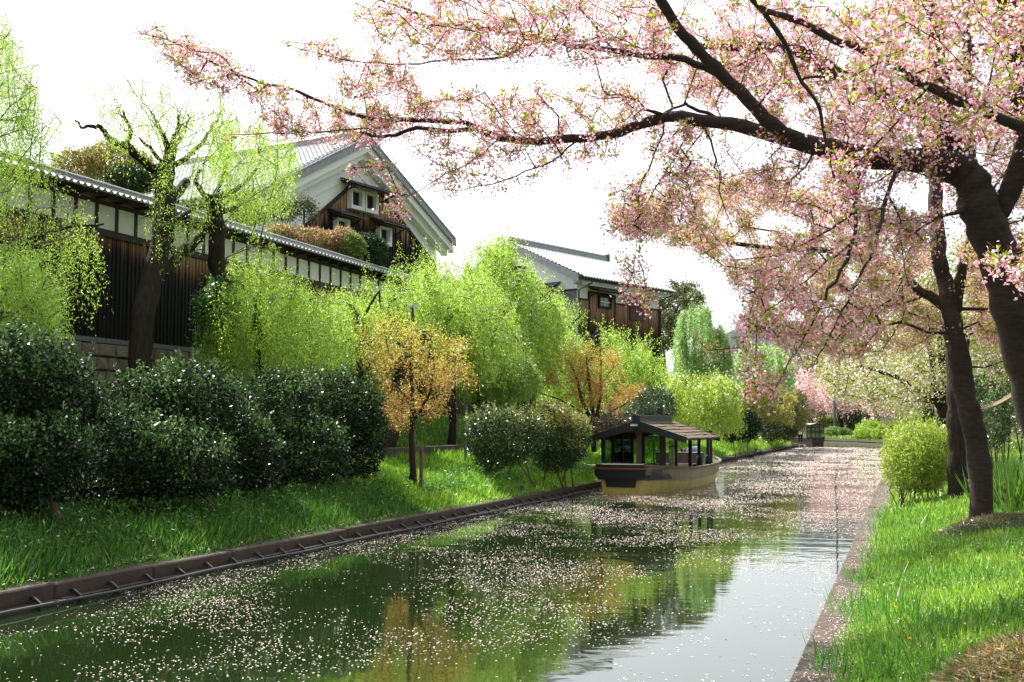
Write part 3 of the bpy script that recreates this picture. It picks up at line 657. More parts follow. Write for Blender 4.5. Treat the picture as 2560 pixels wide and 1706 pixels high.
def bwin(x0, x1, z0, z1, name='window'):
    mb = MB().box(x0, x1, -.2, -.07, z0, z0+.12).box(x0, x1, -.2, -.07, z1-.12, z1).box(x0, x0+.12, -.2, -.07, z0+.12, z1-.12).box(x1-.12, x1, -.2, -.07, z0+.12, z1-.12)
    w = mb.build(name, M_DWOOD, B); MB().box(x0+.12, x1-.12, -.10, -.075, z0+.12, z1-.12).build('pane', mat('window_glass', (.10, .12, .13), .08, .8), w)
    xm = (x0+x1)/2; MB().box(xm-.03, xm+.03, -.14, -.105, z0+.12, z1-.12).box(x0+.12, x1-.12, -.14, -.105, (z0+z1)/2-.03, (z0+z1)/2+.03).build('glazing_bars', M_PLAST, w)
x0, z1 = GB(1042, 620, .2); x1, z0 = GB(1125, 715, .2); bwin(x0, x1, z0, z1)
MB().box(GB(1225, 0)[0], GB(1318, 0)[0], -.16, -.075, GB(1225, 780, .1)[1], GB(1225, 640, .1)[1]).build('shutter', mat('brown_shutter', (.05, .028, .02), .7, .3, noise=9, col2=(.12, .08, .06), stretch=(3, 3, .2), contrast=.9), B)
hx0, hz = GB(1010, 570, .5); hood(B, hx0, GB(1175, 600, .5)[0], hz+.05, .9, .3, 9)
hx0, hz = GB(1212, 603, .5); hood(B, hx0, GB(1368, 625, .5)[0], hz+.05, .9, .3, 7)
# gable side: grey boards, small hood and window
y0, zt = GS(885, 592); y1, _ = GS(795, 600)
for y in np.arange(.05, y1*2.2, .22): MB().box(-.045, 0, y+.004, y+.214, 3.2, zt).build('grey_board', M_GWOOD, B)
MB().box(-.09, 0, 0, y1*2.2, zt, zt+.1).build('trim_boards', M_DWOOD, B)
hs = MB().prism([(-.05, zt+.55), (-.8, zt+.2), (-.8, zt+.14), (-.05, zt+.45)], y1*1.0, y1*2.4).build('hood', M_DWOOD, B)
for i in range(6):
    ya = y1*1.0+i*y1*1.4/6; MB().prism([(-.05, zt+.56), (-.85, zt+.21), (-.85, zt+.26), (-.05, zt+.61)], ya+.02, ya+y1*1.4/6-.02).build('hood_tile', M_TILED, hs)

# low tiled annex between the storehouses
an = empty('annex', (0, 0, 0)); tag(an, 'low annex roof showing between the two white storehouses', 'building')
p = at(1120, 625, d=66); q = at(1330, 640, d=80); zt = 10.9
h_ = (q-p); h_[2] = 0; h_ /= np.linalg.norm(h_); s_ = np.array([-h_[1], h_[0], 0])
def qv(a, b, z): v = p+h_*a+s_*b; return (v[0], v[1], z)
MB().add([qv(0, 0, 2.5), qv(16, 0, 2.5), qv(16, 6, 2.5), qv(0, 6, 2.5), qv(0, 0, 10.2), qv(16, 0, 10.2), qv(16, 6, 10.2), qv(0, 6, 10.2)], [(0,3,2,1),(4,5,6,7),(0,1,5,4),(1,2,6,5),(2,3,7,6),(3,0,4,7)]).build('plaster_wall', M_PLAST, an)
MB().add([qv(-.5, -.6, 10.3), qv(16.5, -.6, 10.3), qv(16.5, 3, 11.9), qv(-.5, 3, 11.9), qv(16.5, 6.6, 10.3), qv(-.5, 6.6, 10.3)], [(0, 1, 2, 3), (3, 2, 4, 5), (0, 3, 5), (1, 4, 2)]).build('roof', M_TILEL, an)

# distant pale block and pole beyond the trees
fbk = empty('distant_building', (0, 0, 0)); tag(fbk, 'pale grey building far beyond the canal bend', 'building')
c = at(2010, 900, d=230); MHZ = mat('pale_far_wall', (.52, .56, .58), .9, .1)
MB().box(c[0]-16, c[0]+22, c[1], c[1]+14, 2, at(2010, 838, d=230)[2]).build('wall', MHZ, fbk)
t_ = at(2010, 838, d=230)[2]
MB().prism([(c[0]-17, t_), (c[0]+23, t_), (c[0]+20, t_+1.6), (c[0]-9, t_+3.2)], c[1]-.5, c[1]+14.5).build('roof', mat('pale_far_roof', (.42, .45, .47), .8, .2), fbk)
for i in range(9):
    for j in range(2): MB().box(c[0]-13+i*4, c[0]-11+i*4, c[1]-.05, c[1]+.2, t_-3.2-j*4, t_-1.4-j*4).build('window', mat('far_glass', (.2, .23, .25), .3, .5) if (i == 0 and j == 0) else bpy.data.materials['far_glass'], fbk)
pb = at(2086, 1000, d=150); po = empty('utility_pole', (pb[0], pb[1], 0)); tag(po, 'thin grey utility pole rising beyond the cherry trees', 'pole')
MB().tube([(0, 0, 1), (0, 0, 17.5)], [.16, .10], 8).build('pole', M_PIPE, po)
MB().box(-.9, .9, -.06, .06, 16.2, 16.35).box(-.7, .7, -.06, .06, 15.2, 15.32).build('crossarm', M_PIPE, po)

# ------------------------------------------------------------------ boats
M_HTAN = mat('tan_hull_paint', (.27, .19, .10), .6, .3, noise=1.6, col2=(.15, .11, .06), stretch=(1, 1, .4), contrast=.9)
M_HYEL = mat('yellow_hull_paint', (.50, .38, .09), .5, .4, noise=3, col2=(.28, .22, .06), stretch=(1, 1, .5), contrast=.9)
M_BLK = mat('black_paint', (.012, .013, .016), .4, .45)
M_RED = mat('red_brown_rail', (.20, .045, .025), .5, .4)
M_RAIL = mat('worn_grey_gunwale', (.16, .15, .11), .7, .3, noise=6, col2=(.07, .065, .05), contrast=.9)
M_POST = mat('tan_post', (.17, .115, .075), .7, .3, noise=9, col2=(.12, .08, .05), stretch=(1, 1, .2))
M_SHIN = mat('bark_shingle', (.17, .125, .085), .9, .15, noise=5, col2=(.085, .065, .05), bump=.6, bscale=25, contrast=.9)
M_CLOTH = mat('green_cloth', (.006, .03, .028), .8, .2)
M_SEAT = mat('grey_seat_board', (.16, .12, .10), .7, .3, noise=5, col2=(.11, .085, .07)); M_WHITE = mat('white_trim', (.75, .75, .72), .5, .4)
M_ROPE = mat('old_rope', (.42, .38, .28), .9, .1)
def glassmat(name):
    m = bpy.data.materials.new(name); m.use_nodes = True; n = m.node_tree.nodes; l = m.node_tree.links; n.clear()
    out = n.new('ShaderNodeOutputMaterial'); t = n.new('ShaderNodeBsdfTransparent'); t.inputs[0].default_value = (.50, .60, .54, 1); g = n.new('ShaderNodeBsdfGlossy'); g.inputs['Roughness'].default_value = .03
    fr = n.new('ShaderNodeFresnel'); fr.inputs[0].default_value = 1.5; mx = n.new('ShaderNodeMixShader')
    l.new(fr.outputs[0], mx.inputs[0]); l.new(t.outputs[0], mx.inputs[1]); l.new(g.outputs[0], mx.inputs[2]); l.new(mx.outputs[0], out.inputs[0]); return m
M_GLASS = glassmat('window_pane_glass')

P0 = at(1553, 1237, z=0); P1 = at(1771, 1198, z=0); dv = P1-P0; BL = float(np.linalg.norm(dv)); dv /= BL; rzb = math.atan2(dv[1], dv[0])-math.pi/2
bt = empty('tour_boat', P0, rzb); tag(bt, 'near wooden tour boat with brown shingled roof and yellow hull', 'boat')
print('boat length', BL, 'P0', P0)
sx = np.array([math.cos(rzb), math.sin(rzb), 0])
def BH(zx, zy, yl=None, xl=None):    # pixel of the boat crop -> local coordinates in the plane y=yl or x=xl
    px, py = 1440+zx/5.6, 1000+zy/5.6
    p = hit(px, py, P0+dv*yl, dv) if yl is not None else hit(px, py, P0+sx*xl, sx)
    q = p-P0; return float(np.dot(q, sx)), float(np.dot(q, dv)), float(q[2])
sc = BL/9.9
ys = [0, .8, 2, 3.4, 5, 6.5, 8, 9.2, 9.9]
gw = [.80, .90, 1.06, 1.20, 1.22, 1.16, .98, .66, .22]; cw = [.66, .76, .98, 1.12, 1.14, 1.06, .86, .52, .12]; bw = [.58, .64, .82, .95, .97, .90, .70, .38, .05]
gz = [.93, .88, .80, .74, .72, .73, .78, .85, .92]; cz = [.46, .43, .38, .34, .33, .34, .38, .46, .56]
def sm_(a, n=25):
    t = np.linspace(0, 9.9, n); return np.interp(t, ys, a) if False else np.array([float(np.polyval(np.polyfit(ys, a, 5), u)) for u in t])
ty = np.linspace(0, 9.9, 25)*sc; GW, CW, BW_, GZ, CZ = map(sm_, (gw, cw, bw, gz, cz)); BW_ = np.maximum(BW_, .03)
def strake(wa, za, wb, zb, th, name, m, par):
    mb = MB(); n = len(ty)
    for s in (-1, 1):
        v = []; 
        for i in range(n): v += [(s*wa[i], ty[i], za[i]), (s*wb[i], ty[i], zb[i]), (s*(wb[i]-th), ty[i], zb[i]), (s*(wa[i]-th), ty[i], za[i])]
        f = []
        for i in range(n-1):
            for k in range(4): f.append((i*4+k, i*4+(k+1) % 4, i*4+4+(k+1) % 4, i*4+4+k))
        f += [(3, 2, 1, 0), tuple((n-1)*4+k for k in range(4))]
        mb.add(v, f)
    return mb.build(name, m, par)
hull = strake(GW-.02, GZ-.05, CW+.015, CZ, .05, 'upper_strake', M_HTAN, bt)
strake(CW, CZ-.005, BW_, np.full(25, -.25), .05, 'lower_strake', M_HYEL, bt)
strake(GW+.035, GZ+.03, GW+.03, GZ-.048, .11, 'gunwale', M_RAIL, bt)
strake(CW+.03, CZ+.03, CW+.03, CZ-.01, .05, 'rub_rail', M_HTAN, bt)
n = len(ty); v = []; 
for i in range(n): v += [(-CW[i]+.04, ty[i], .36), (CW[i]-.04, ty[i], .36)]
mk('deck', v, [(2*i, 2*i+1, 2*i+3, 2*i+2) for i in range(n-1)], M_DWOOD, bt)
# bow end plate facing the camera: yellow frame, black recessed panel, black box over it with a red rail
mb = MB().add([(-.66, -.02, .46), (-.58, -.02, -.2), (.58, -.02, -.2), (.66, -.02, .46), (-.66, .06, .46), (-.58, .06, -.2), (.58, .06, -.2), (.66, .06, .46)], [(0, 1, 2, 3), (7, 6, 5, 4), (0, 4, 5, 1), (1, 5, 6, 2), (2, 6, 7, 3), (3, 7, 4, 0)])
tp_ = mb.build('end_plate', M_HYEL, bt)
MB().add([(-.53, -.05, .50), (-.47, -.05, .23), (.47, -.05, .23), (.53, -.05, .50), (-.53, -.021, .50), (-.47, -.021, .23), (.47, -.021, .23), (.53, -.021, .50)], [(0, 1, 2, 3), (0, 4, 5, 1), (1, 5, 6, 2), (2, 6, 7, 3)]).build('panel', M_BLK, tp_)
MB().box(-.60, .60, -.045, -.021, .0, .045).build('yellow_ledge', M_HYEL, tp_)
MB().add([(-.84, -.12, .86), (-.84, -.12, .62), (-.70, -.10, .46), (.70, -.10, .46), (.84, -.12, .62), (.84, -.12, .86), (-.86, .5, .86), (-.86, .5, .62), (-.74, .5, .47), (.74, .5, .47), (.86, .5, .62), (.86, .5, .86)],
         [(0, 1, 2, 3, 4, 5), (0, 6, 7, 1), (1, 7, 8, 2), (2, 8, 9, 3), (3, 9, 10, 4), (4, 10, 11, 5), (5, 11, 6, 0)]).build('end_box', M_BLK, bt)
MB().box(-.80, .80, -.16, .6, .865, .965, .02).build('end_deck', M_BLK, bt)
MB().box(-.88, .88, -.165, -.122, .79, .85).box(.845, .90, -.12, 1.0, .785, .845).box(-.90, -.845, -.12, .9, .785, .845).build('red_rail', M_RED, bt)
# painted black scroll on the side near the end, a thin board of its own
sc_v = [(.3, .80), (1.25, .76), (1.3, .66), (1.45, .60), (1.75, .58), (1.95, .50), (2.05, .43), (1.9, .40), (.3, .43)]
def sidepos(y, z, o):
    g = np.interp(y*sc, ty, GW)-.02; c = np.interp(y*sc, ty, CW)+.015; a = np.interp(y*sc, ty, GZ)-.05; b = np.interp(y*sc, ty, CZ); t = (a-z)/(a-b); return (g+(c-g)*t+o, y*sc, z)
mk('black_scroll', [sidepos(a, b, .012) for a, b in sc_v]+[sidepos(a, b, -.01) for a, b in sc_v], [tuple(reversed(range(9)))]+[(i, (i+1) % 9, (i+1) % 9+9, i+9) for i in range(9)], M_BLK, bt)
# roof
yf = .95; apx, _, apz = BH(840, 300, yf); lx, _, lz = BH(182, 565, yf); rx, _, rz_ = BH(1545, 525, yf)
print('roof', apx, apz, lx, lz, rx, rz_)
RW = (rx-lx)/2; rcx = (rx+lx)/2; ez = (lz+rz_)/2; _, yfar, _ = BH(1990, 512, xl=rx)
yfar = min(max(yfar, 5.5), 8.2); print('yfar', yfar); az = apz
_, yrid, _ = BH(1525, 320, xl=rcx); print('yrid', yrid)
roof = MB()
for s in (-1, 1): roof.prism([(rcx, az), (rcx+s*RW, ez+.02), (rcx+s*RW, ez-.05), (rcx, az-.08)], yf, yfar)
roofo = roof.build('roof', M_DWOOD, bt)
for yy in (yf-.06, yfar+.0):
    fas = MB()
    for s in (-1, 1): fas.prism([(rcx, az+.03), (rcx+s*(RW+.02), ez+.05), (rcx+s*(RW+.0), ez-.13), (rcx+s*RW*.55, ez-.17+(az-ez)*.42), (rcx, az-.26)], yy, yy+.058)
    fas.build('bargeboard', M_BLK, roofo)
tr_ = MB()
for s in (-1, 1): tr_.prism([(rcx, az+.045), (rcx+s*(RW+.02), ez+.065), (rcx+s*(RW+.02), ez+.052), (rcx, az+.032)], yf-.075, yf+.02)
tr_.build('edge_strip', M_RAIL, roofo)
random.seed(3); slr = math.hypot(RW, az-ez); ang = math.atan2(az-ez, RW); nc = 6
for s in (-1, 1):
    for c in range(nc):
        y = yf+.02
        while y < yfar-.02:
            w = min(random.uniform(.32, .6), yfar-y); a0 = c*RW/nc*.99; a1 = (c+1.12)*RW/nc+random.uniform(-.015, .02)
            z0 = az-(az-ez)*a0/RW+.012; z1 = az-(az-ez)*a1/RW+.035+random.uniform(-.008, .02)
            ya, yb = y+.006, y+w-.006; e = random.uniform(-.02, .02)
            MB().add([(rcx+s*a0, ya, z0), (rcx+s*a0, yb, z0), (rcx+s*(a1+e), yb, z1), (rcx+s*a1, ya, z1), (rcx+s*(a1+e), yb, z1-.045), (rcx+s*a1, ya, z1-.045), (rcx+s*a0, ya, z0-.02), (rcx+s*a0, yb, z0-.02)],
                     [(0, 1, 2, 3), (3, 2, 4, 5), (0, 3, 5, 6), (1, 7, 4, 2), (0, 6, 7, 1)]).build('bark_shingle', M_SHIN, roofo); y += w
# ridge cover with ribs, end block, plaque, stack
rc = MB().box(rcx-.10, rcx+.10, yf-.0, yfar*.86, az+.0, az+.17).box(rcx-.125, rcx+.125, yf-.02, yfar*.86+.05, az+.171, az+.20)
rc.box(rcx-.14, rcx+.14, yf, yfar*.87, az-.03, az+.02)
for y in np.arange(yf+.05, yfar*.86, .085): rc.box(rcx-.115, rcx+.115, y, y+.035, az+.021, az+.169)
rc.build('ridge_cover', mat('grey_ridge_metal', (.10, .105, .105), .5, .4), bt)
MB().prism([(rcx-.06, az-.2), (rcx+.10, az-.2), (rcx+.14, az+.17), (rcx+.02, az+.22), (rcx-.14, az+.17)], yf-.11, yf-.01).build('ridge_end', M_BLK, bt)
_, ys_, _ = BH(1190, 230, xl=rcx)
MB().box(rcx-.1, rcx+.1, ys_-.12, ys_+.14, az+.24, az+.46).box(rcx+.0, rcx+.08, ys_+.0, ys_+.1, az-.02, az+.24).build('stack', M_BLK, bt)
pq = MB().box(apx-.03-.115, apx-.03+.115, yf-.135, yf-.115, az-.155, az-.092).build('name_plaque', M_WHITE, bt)
try:
    fc = bpy.data.curves.new('plaque_text', 'FONT'); fc.body = '\u5341\u4e00\u77f3\u821f'; fc.size = .052; fc.align_x = 'CENTER'; fc.align_y = 'CENTER'; fc.extrude = .001
    to = bpy.data.objects.new('lettering', fc); COL.objects.link(to); to.parent = pq; to.location = (apx-.03, yf-.137, az-.123); to.rotation_euler = (math.pi/2, 0, 0); fc.materials.append(M_BLK); dg = bpy.context.evaluated_depsgraph_get(); dg.update(); me_ = bpy.data.meshes.new_from_object(to.evaluated_get(dg)); t2_ = link('lettering', me_, pq, M_BLK); t2_.location = to.location; t2_.rotation_euler = to.rotation_euler; bpy.data.objects.remove(to)
except Exception as e: print(e)
# posts
zp = ez+.02
def post(x, y, m=M_BLK, w=.085, z0=.72, z1=None, nm='post'): return MB().box(x-w/2, x+w/2, y-w/2, y+w/2, z0, z1 or (az-(az-ez)*abs(x-rcx)/RW-.06)).build(nm, m, bt)
yc = 1.7
px_l = BH(385, 700, yc)[0]; px_c = BH(888, 700, yc)[0]; px_r = BH(1215, 700, yc)[0]; px_m = BH(525, 700, yc+.9)[0]
post(px_l, yc, M_BLK, .12); post(px_c, yc, M_POST, .17); post(px_r, yc, M_DWOOD, .16); post(px_m, yc+.9, M_DWOOD, .10)
MB().box(px_l, px_r, yc-.03, yc+.03, az-.36, az-.30).build('red_beam', M_RED, bt)
xs_ = 1.06
for zx, w in ((1400, .11), (1600, .11), (1725, .10), (1848, .10), (1890, .09)):
    best = 1e9
    for yt in np.arange(1.8, 9.2, .05):
        xt = min(xs_, float(np.interp(yt, ty, GW))-.12); w3 = P0+dv*yt+sx*xt+np.array([0, 0, 1.2])-CAM; pxx = 1280+F*np.dot(w3, rt)/np.dot(w3, fw)
        if abs(pxx-1440-zx/5.6) < best: best = abs(pxx-1440-zx/5.6); yy, xp_ = yt, xt
    print('post', zx, yy, xp_)
    p = post(xp_, yy, M_BLK, w)
    if zx in (1725, 1848): MB().tube([(xp_, yy, .70), (xp_, yy, .76), (xp_, yy, 1.02), (xp_, yy, 1.12)], [.06, .105, .10, .06], 10).build('cloth_wrap', M_CLOTH, p, True)
    MB().box(xp_+w/2+.002, xp_+w/2+.016, yy-w/2, yy-w/2+.012, .74, zp-.05).build('edge_strip', M_HTAN, p)
for yy in (2.4, 3.4, 4.6, 6.0): post(-xs_, yy, M_BLK, .09)
MB().tube([(px_l, yc, .78), (px_l, yc, .84), (px_l, yc, 1.0), (px_l, yc, 1.04)], [.06, .085, .085, .06], 10).build('cloth_wrap', M_CLOTH, bt, True)
for a, b in ((px_l+.07, px_c-.09), (px_c+.09, px_r-.08)): MB().box(a, b, yc-.005, yc+.005, .84, az-.37).build('glass_pane', M_GLASS, bt)
MB().box(-xs_-.005, -xs_+.005, 2.46, 3.35, .84, zp-.1).box(-xs_-.005, -xs_+.005, 3.46, 4.55, .84, zp-.1).build('glass_pane', M_GLASS, bt)
MB().box(xs_-.005, xs_+.005, yc+.1, BH(1390, 750, xl=xs_)[1]-.07, .80, zp-.08).build('glass_pane', M_GLASS, bt)
MB().box(-1.1, 1.1, yc-.02, yc+.05, .77, .835).build('sill', M_RAIL, bt)
# far counter and benches inside
yb_ = 7.4
x0, _, z0 = BH(1430, 885, yb_); x1, _, z1 = BH(1820, 745, yb_)
MB().box(-1.0, min(x1, .8), yb_-.04, yb_+.04, z0, z1).build('backboard', M_SEAT, bt); MB().box(-1.0, min(x1, .8), yb_-.07, yb_+.06, z1+.002, z1+.035).box(-1.0, min(x1, .8), yb_-.07, yb_-.045, z0-.03, z0).build('backboard_trim', M_WHITE, bt)
for y in (3.4, 4.8, 6.2): MB().box(-.9, .9, y-.18, y+.18, .62, .66).box(-.8, -.74, y-.1, y+.1, .36, .62).box(.74, .8, y-.1, y+.1, .36, .62).build('bench', M_DWOOD, bt)
MB().box(.3, 1.0, 5.2, 6.4, .60, .67).build('red_cushion', mat('red_cushion_cloth', (.22, .02, .02), .8, .1), bt)
MB().box(-.8, .9, yc+.5, yc+.56, .74, .79).build('rail', M_RAIL, bt)
# ropes
def catl(a, b, sag, n=9): return [tuple(np.array(a)+(np.array(b)-np.array(a))*t-np.array([0, 0, sag*4*t*(1-t)])) for t in np.linspace(0, 1, n)]
tb2 = [BH(1885, 670, xl=.9), BH(1925, 760, xl=.75), BH(1965, 840, xl=.65)]
MB().tube(tb2, .018, 6).tube([BH(1890, 680, xl=.9), BH(1900, 780, xl=.85), BH(1915, 885, xl=.7)], .02, 6).tube([BH(1880, 800, xl=.95), BH(1935, 800, xl=.7)], .012, 5).build('rope_coil', M_ROPE, bt)
a = P0+dv*.1-sx*.8+np.array([0, 0, .93]); b = at(1452, 1155, x=-11.2)
o = MB().tube(catl(a, b, .06), .014, 6).build('mooring_rope', M_ROPE); tag(o, 'thin mooring rope from the near boat to the grass bank', 'rope')
yp = at(1556, 1164, d=42); o = MB().tube([(0, 0, 0), (0, 0, .42), (0, 0, .46)], [.045, .045, .055], 10).build('bollard', mat('yellow_paint', (.75, .42, .02), .5, .4)); o.location = (yp[0], yp[1], yp[2]-.36); tag(o, 'small yellow post on the bank behind the near boat', 'post')

# ------------------------------------------------------------------ people
M_SKIN = mat('skin', (.42, .25, .17), .6, .3); M_HAIR = mat('dark_hair', (.012, .010, .009), .6, .3)
def skin_mesh(name, J, E, rad, m, parent, sub=2, root=0):
    me = bpy.data.meshes.new(name); me.from_pydata(J, E, []); o = link(name, me, parent)
    md = o.modifiers.new('s', 'SKIN'); md.use_smooth_shade = True
    for i, r in enumerate(rad):
        sv = me.skin_vertices[0].data[i]; sv.radius = (r, r) if not hasattr(r, '__len__') else r; sv.use_root = (i == root)
    ms = o.modifiers.new('u', 'SUBSURF'); ms.levels = sub; ms.render_levels = sub
    dg = bpy.context.evaluated_depsgraph_get(); dg.update()
    m2 = bpy.data.meshes.new_from_object(o.evaluated_get(dg)); o.modifiers.clear(); o.data = m2; m2.materials.clear(); m2.materials.append(m); return o
def person(name, root, pose):
    """continuous body, then garments grown over the same joints"""
    J = pose
    names = ['pelvis', 'waist', 'chest', 'neck', 'chin', 'head', 'shL', 'elL', 'wrL', 'haL', 'shR', 'elR', 'wrR', 'haR', 'hipL', 'knL', 'anL', 'toL', 'hipR', 'knR', 'anR', 'toR']
    idx = {n: i for i, n in enumerate(names)}; E = [('pelvis', 'waist'), ('waist', 'chest'), ('chest', 'neck'), ('neck', 'chin'), ('chin', 'head'), ('chest', 'shL'), ('shL', 'elL'), ('elL', 'wrL'), ('wrL', 'haL'), ('chest', 'shR'), ('shR', 'elR'), ('elR', 'wrR'), ('wrR', 'haR'), ('pelvis', 'hipL'), ('hipL', 'knL'), ('knL', 'anL'), ('anL', 'toL'), ('pelvis', 'hipR'), ('hipR', 'knR'), ('knR', 'anR'), ('anR', 'toR')]
    rad = dict(pelvis=.13, waist=.115, chest=.13, neck=.05, chin=.085, head=.09, sh=.06, el=.042, wr=.03, ha=.04, hip=.085, kn=.055, an=.04, to=.04)
    g = lambda n: rad.get(n, rad.get(n[:-1]))
    body = skin_mesh('body', [J[n] for n in names], [(idx[a], idx[b]) for a, b in E], [g(n) for n in names], M_SKIN, root)
    def part(nm, ns, es, rs, m):
        ix = {n: i for i, n in enumerate(ns)}; return skin_mesh(nm, [J[n] for n in ns], [(ix[a], ix[b]) for a, b in es], rs, m, root)
    return body, part
h0 = at(2003, 1099, d=124.0)
# man in a white coat, seen from behind beside the far boat
fp = at(2001, 1100, d=117); pr = empty('person', (fp[0], fp[1], .34), -.15)
tag(pr, 'person in a white work coat and navy trousers standing by the far boat', 'person')
st = dict(pelvis=(0, 0, .90), waist=(0, .0, 1.06), chest=(0, .02, 1.28), neck=(0, .04, 1.44), chin=(0, .06, 1.53), head=(0, .07, 1.62), shL=(-.19, 0, 1.36), elL=(-.25, .03, 1.10), wrL=(-.22, .12, .90), haL=(-.21, .16, .83), shR=(.19, 0, 1.36), elR=(.30, .12, 1.16), wrR=(.26, .32, 1.12), haR=(.24, .40, 1.12),
          hipL=(-.09, 0, .82), knL=(-.11, .03, .47), anL=(-.12, -.02, .08), toL=(-.13, .12, .04), hipR=(.09, 0, .82), knR=(.12, .05, .47), anR=(.14, .03, .08), toR=(.15, .17, .04))
body, part = person('p', pr, st)
part('coat', ['chest', 'waist', 'pelvis', 'shL', 'elL', 'shR', 'elR', 'hipL', 'hipR'], [('chest', 'waist'), ('waist', 'pelvis'), ('chest', 'shL'), ('shL', 'elL'), ('chest', 'shR'), ('shR', 'elR'), ('pelvis', 'hipL'), ('pelvis', 'hipR')], [.175, .17, .18, .10, .095, .10, .095, .13, .13], mat('white_coat', (.78, .80, .80), .8, .2))
part('trousers', ['pelvis', 'hipL', 'knL', 'anL', 'hipR', 'knR', 'anR'], [('pelvis', 'hipL'), ('hipL', 'knL'), ('knL', 'anL'), ('pelvis', 'hipR'), ('hipR', 'knR'), ('knR', 'anR')], [.15, .105, .085, .075, .105, .085, .075], mat('navy_cloth', (.012, .018, .05), .85, .15))
skin_mesh('hair', [(0, .045, 1.60), (0, .05, 1.66), (0, .08, 1.69)], [(0, 1), (1, 2)], [.10, .10, .08], M_HAIR, pr)
for k, z in enumerate((1.36, 1.27, 1.18)):
    MB().box(.055, .115, -.19, -.172, z-.012, z+.012).box(.078, .092, -.19, -.171, z-.03, z+.03).box(.055, .115, -.19, -.170, z-.035, z-.024).build('coat_lettering', mat('navy_print', (.02, .03, .07), .8, .1) if k == 0 else bpy.data.materials['navy_print'], pr)
# person bending at the back of the near boat, light blue shirt
bp0 = P0+dv*8.1+sx*(BH(1640, 700, 8.1)[0]); p2 = empty('person', (bp0[0], bp0[1], .42), rzb)
tag(p2, 'person in a light blue shirt bending forward at the back of the near boat', 'person')
zz = BH(1640, 640, 8.1)[2]-.42
bd = dict(pelvis=(.22, 0, .72), waist=(.14, .0, .86), chest=(-.08, .0, zz-.12), neck=(-.24, .0, zz-.12), chin=(-.33, .0, zz-.17), head=(-.42, .0, zz-.20), shL=(-.12, .18, zz-.16), elL=(-.20, .24, .72), wrL=(-.32, .2, .60), haL=(-.39, .19, .58), shR=(-.12, -.18, zz-.16), elR=(-.2, -.24, .72), wrR=(-.32, -.2, .60), haR=(-.39, -.19, .58),
          hipL=(.22, .09, .66), knL=(.05, .11, .40), anL=(.16, .11, .07), toL=(.03, .11, .03), hipR=(.22, -.09, .66), knR=(.05, -.11, .40), anR=(.16, -.11, .07), toR=(.03, -.11, .03))
body, part = person('p', p2, bd)
part('shirt', ['chest', 'waist', 'pelvis', 'shL', 'elL', 'shR', 'elR'], [('chest', 'waist'), ('waist', 'pelvis'), ('chest', 'shL'), ('shL', 'elL'), ('chest', 'shR'), ('shR', 'elR')], [.19, .18, .16, .09, .075, .09, .075], mat('light_blue_shirt', (.36, .48, .74), .7, .2))
part('trousers', ['pelvis', 'hipL', 'knL', 'anL', 'hipR', 'knR', 'anR'], [('pelvis', 'hipL'), ('hipL', 'knL'), ('knL', 'anL'), ('pelvis', 'hipR'), ('hipR', 'knR'), ('knR', 'anR')], [.15, .11, .085, .07, .11, .085, .07], mat('black_cloth', (.01, .01, .014), .85, .15))
skin_mesh('hair', [(-.42, 0, zz-.17), (-.47, 0, zz-.17)], [(0, 1)], [.10, .09], M_HAIR, p2)

# ------------------------------------------------------------------ far boat
fb0 = at(2045, 1112, z=0); fy = at(2012, 1106, z=0)
fbt = empty('tour_boat', fb0, math.radians(24)); tag(fbt, 'far dark wooden boat with a grey roof at the bend', 'boat')
sc2 = 1.0; V = []; yy_ = np.linspace(0, 8.5, 12); w_ = np.interp(yy_, [0, 2, 5, 8.5], [.75, 1.1, 1.1, .5]); g_ = np.interp(yy_, [0, 2, 6, 8.5], [.78, .70, .55, .62])
for i in range(12): V += [(-w_[i], yy_[i], g_[i]), (-w_[i]*.78, yy_[i], -.2), (w_[i]*.78, yy_[i], -.2), (w_[i], yy_[i], g_[i])]
mk('hull', V, [(4*i+k, 4*i+k+1, 4*i+k+5, 4*i+k+4) for i in range(11) for k in range(3)]+[(0, 1, 2, 3), (47, 46, 45, 44)], mat('brown_hull', (.045, .028, .02), .6, .3), fbt)
V = []
for i in range(12): V += [(-w_[i], yy_[i], g_[i]-.25), (w_[i], yy_[i], g_[i]-.25)]
mk('deck', V, [(2*i, 2*i+1, 2*i+3, 2*i+2) for i in range(11)], M_DWOOD, fbt)
MB().box(-1.14, -1.04, .6, 7, .70, .77).box(1.04, 1.14, .6, 7, .70, .77).box(-.78, .78, -.06, .02, .78, .85).build('gunwale', M_POST, fbt)
rf2 = MB()
for s in (-1, 1): rf2.prism([(0, 2.36), (s*1.35, 2.08), (s*1.35, 2.02), (0, 2.28)], .3, 6.6)
rf2.build('roof', mat('pale_far_roof_boards', (.30, .27, .24), .7, .3), fbt)
f2 = MB()
for s in (-1, 1): f2.prism([(0, 2.34), (s*1.37, 2.07), (s*1.37, 1.95), (0, 2.20)], .24, .298)
f2.build('bargeboard', M_DWOOD, fbt)
for x in (-1.0, 1.0):
    for y in (.8, 2.2, 3.6, 5.0, 6.3): MB().box(x-.05, x+.05, y-.05, y+.05, .5, 2.06).build('post', M_POST, fbt)
for x in (-.35, .3): MB().box(x-.03, x+.03, .77, .83, .5, 2.1).build('post', M_POST, fbt)
MB().box(-.95, .95, .78, .82, 1.35, 1.40).box(-.95, .95, .78, .82, 1.9, 1.96).build('crossrail', M_POST, fbt)
MB().box(-.9, .9, .79, .80, .6, 1.9).build('glass_pane', M_GLASS, fbt)
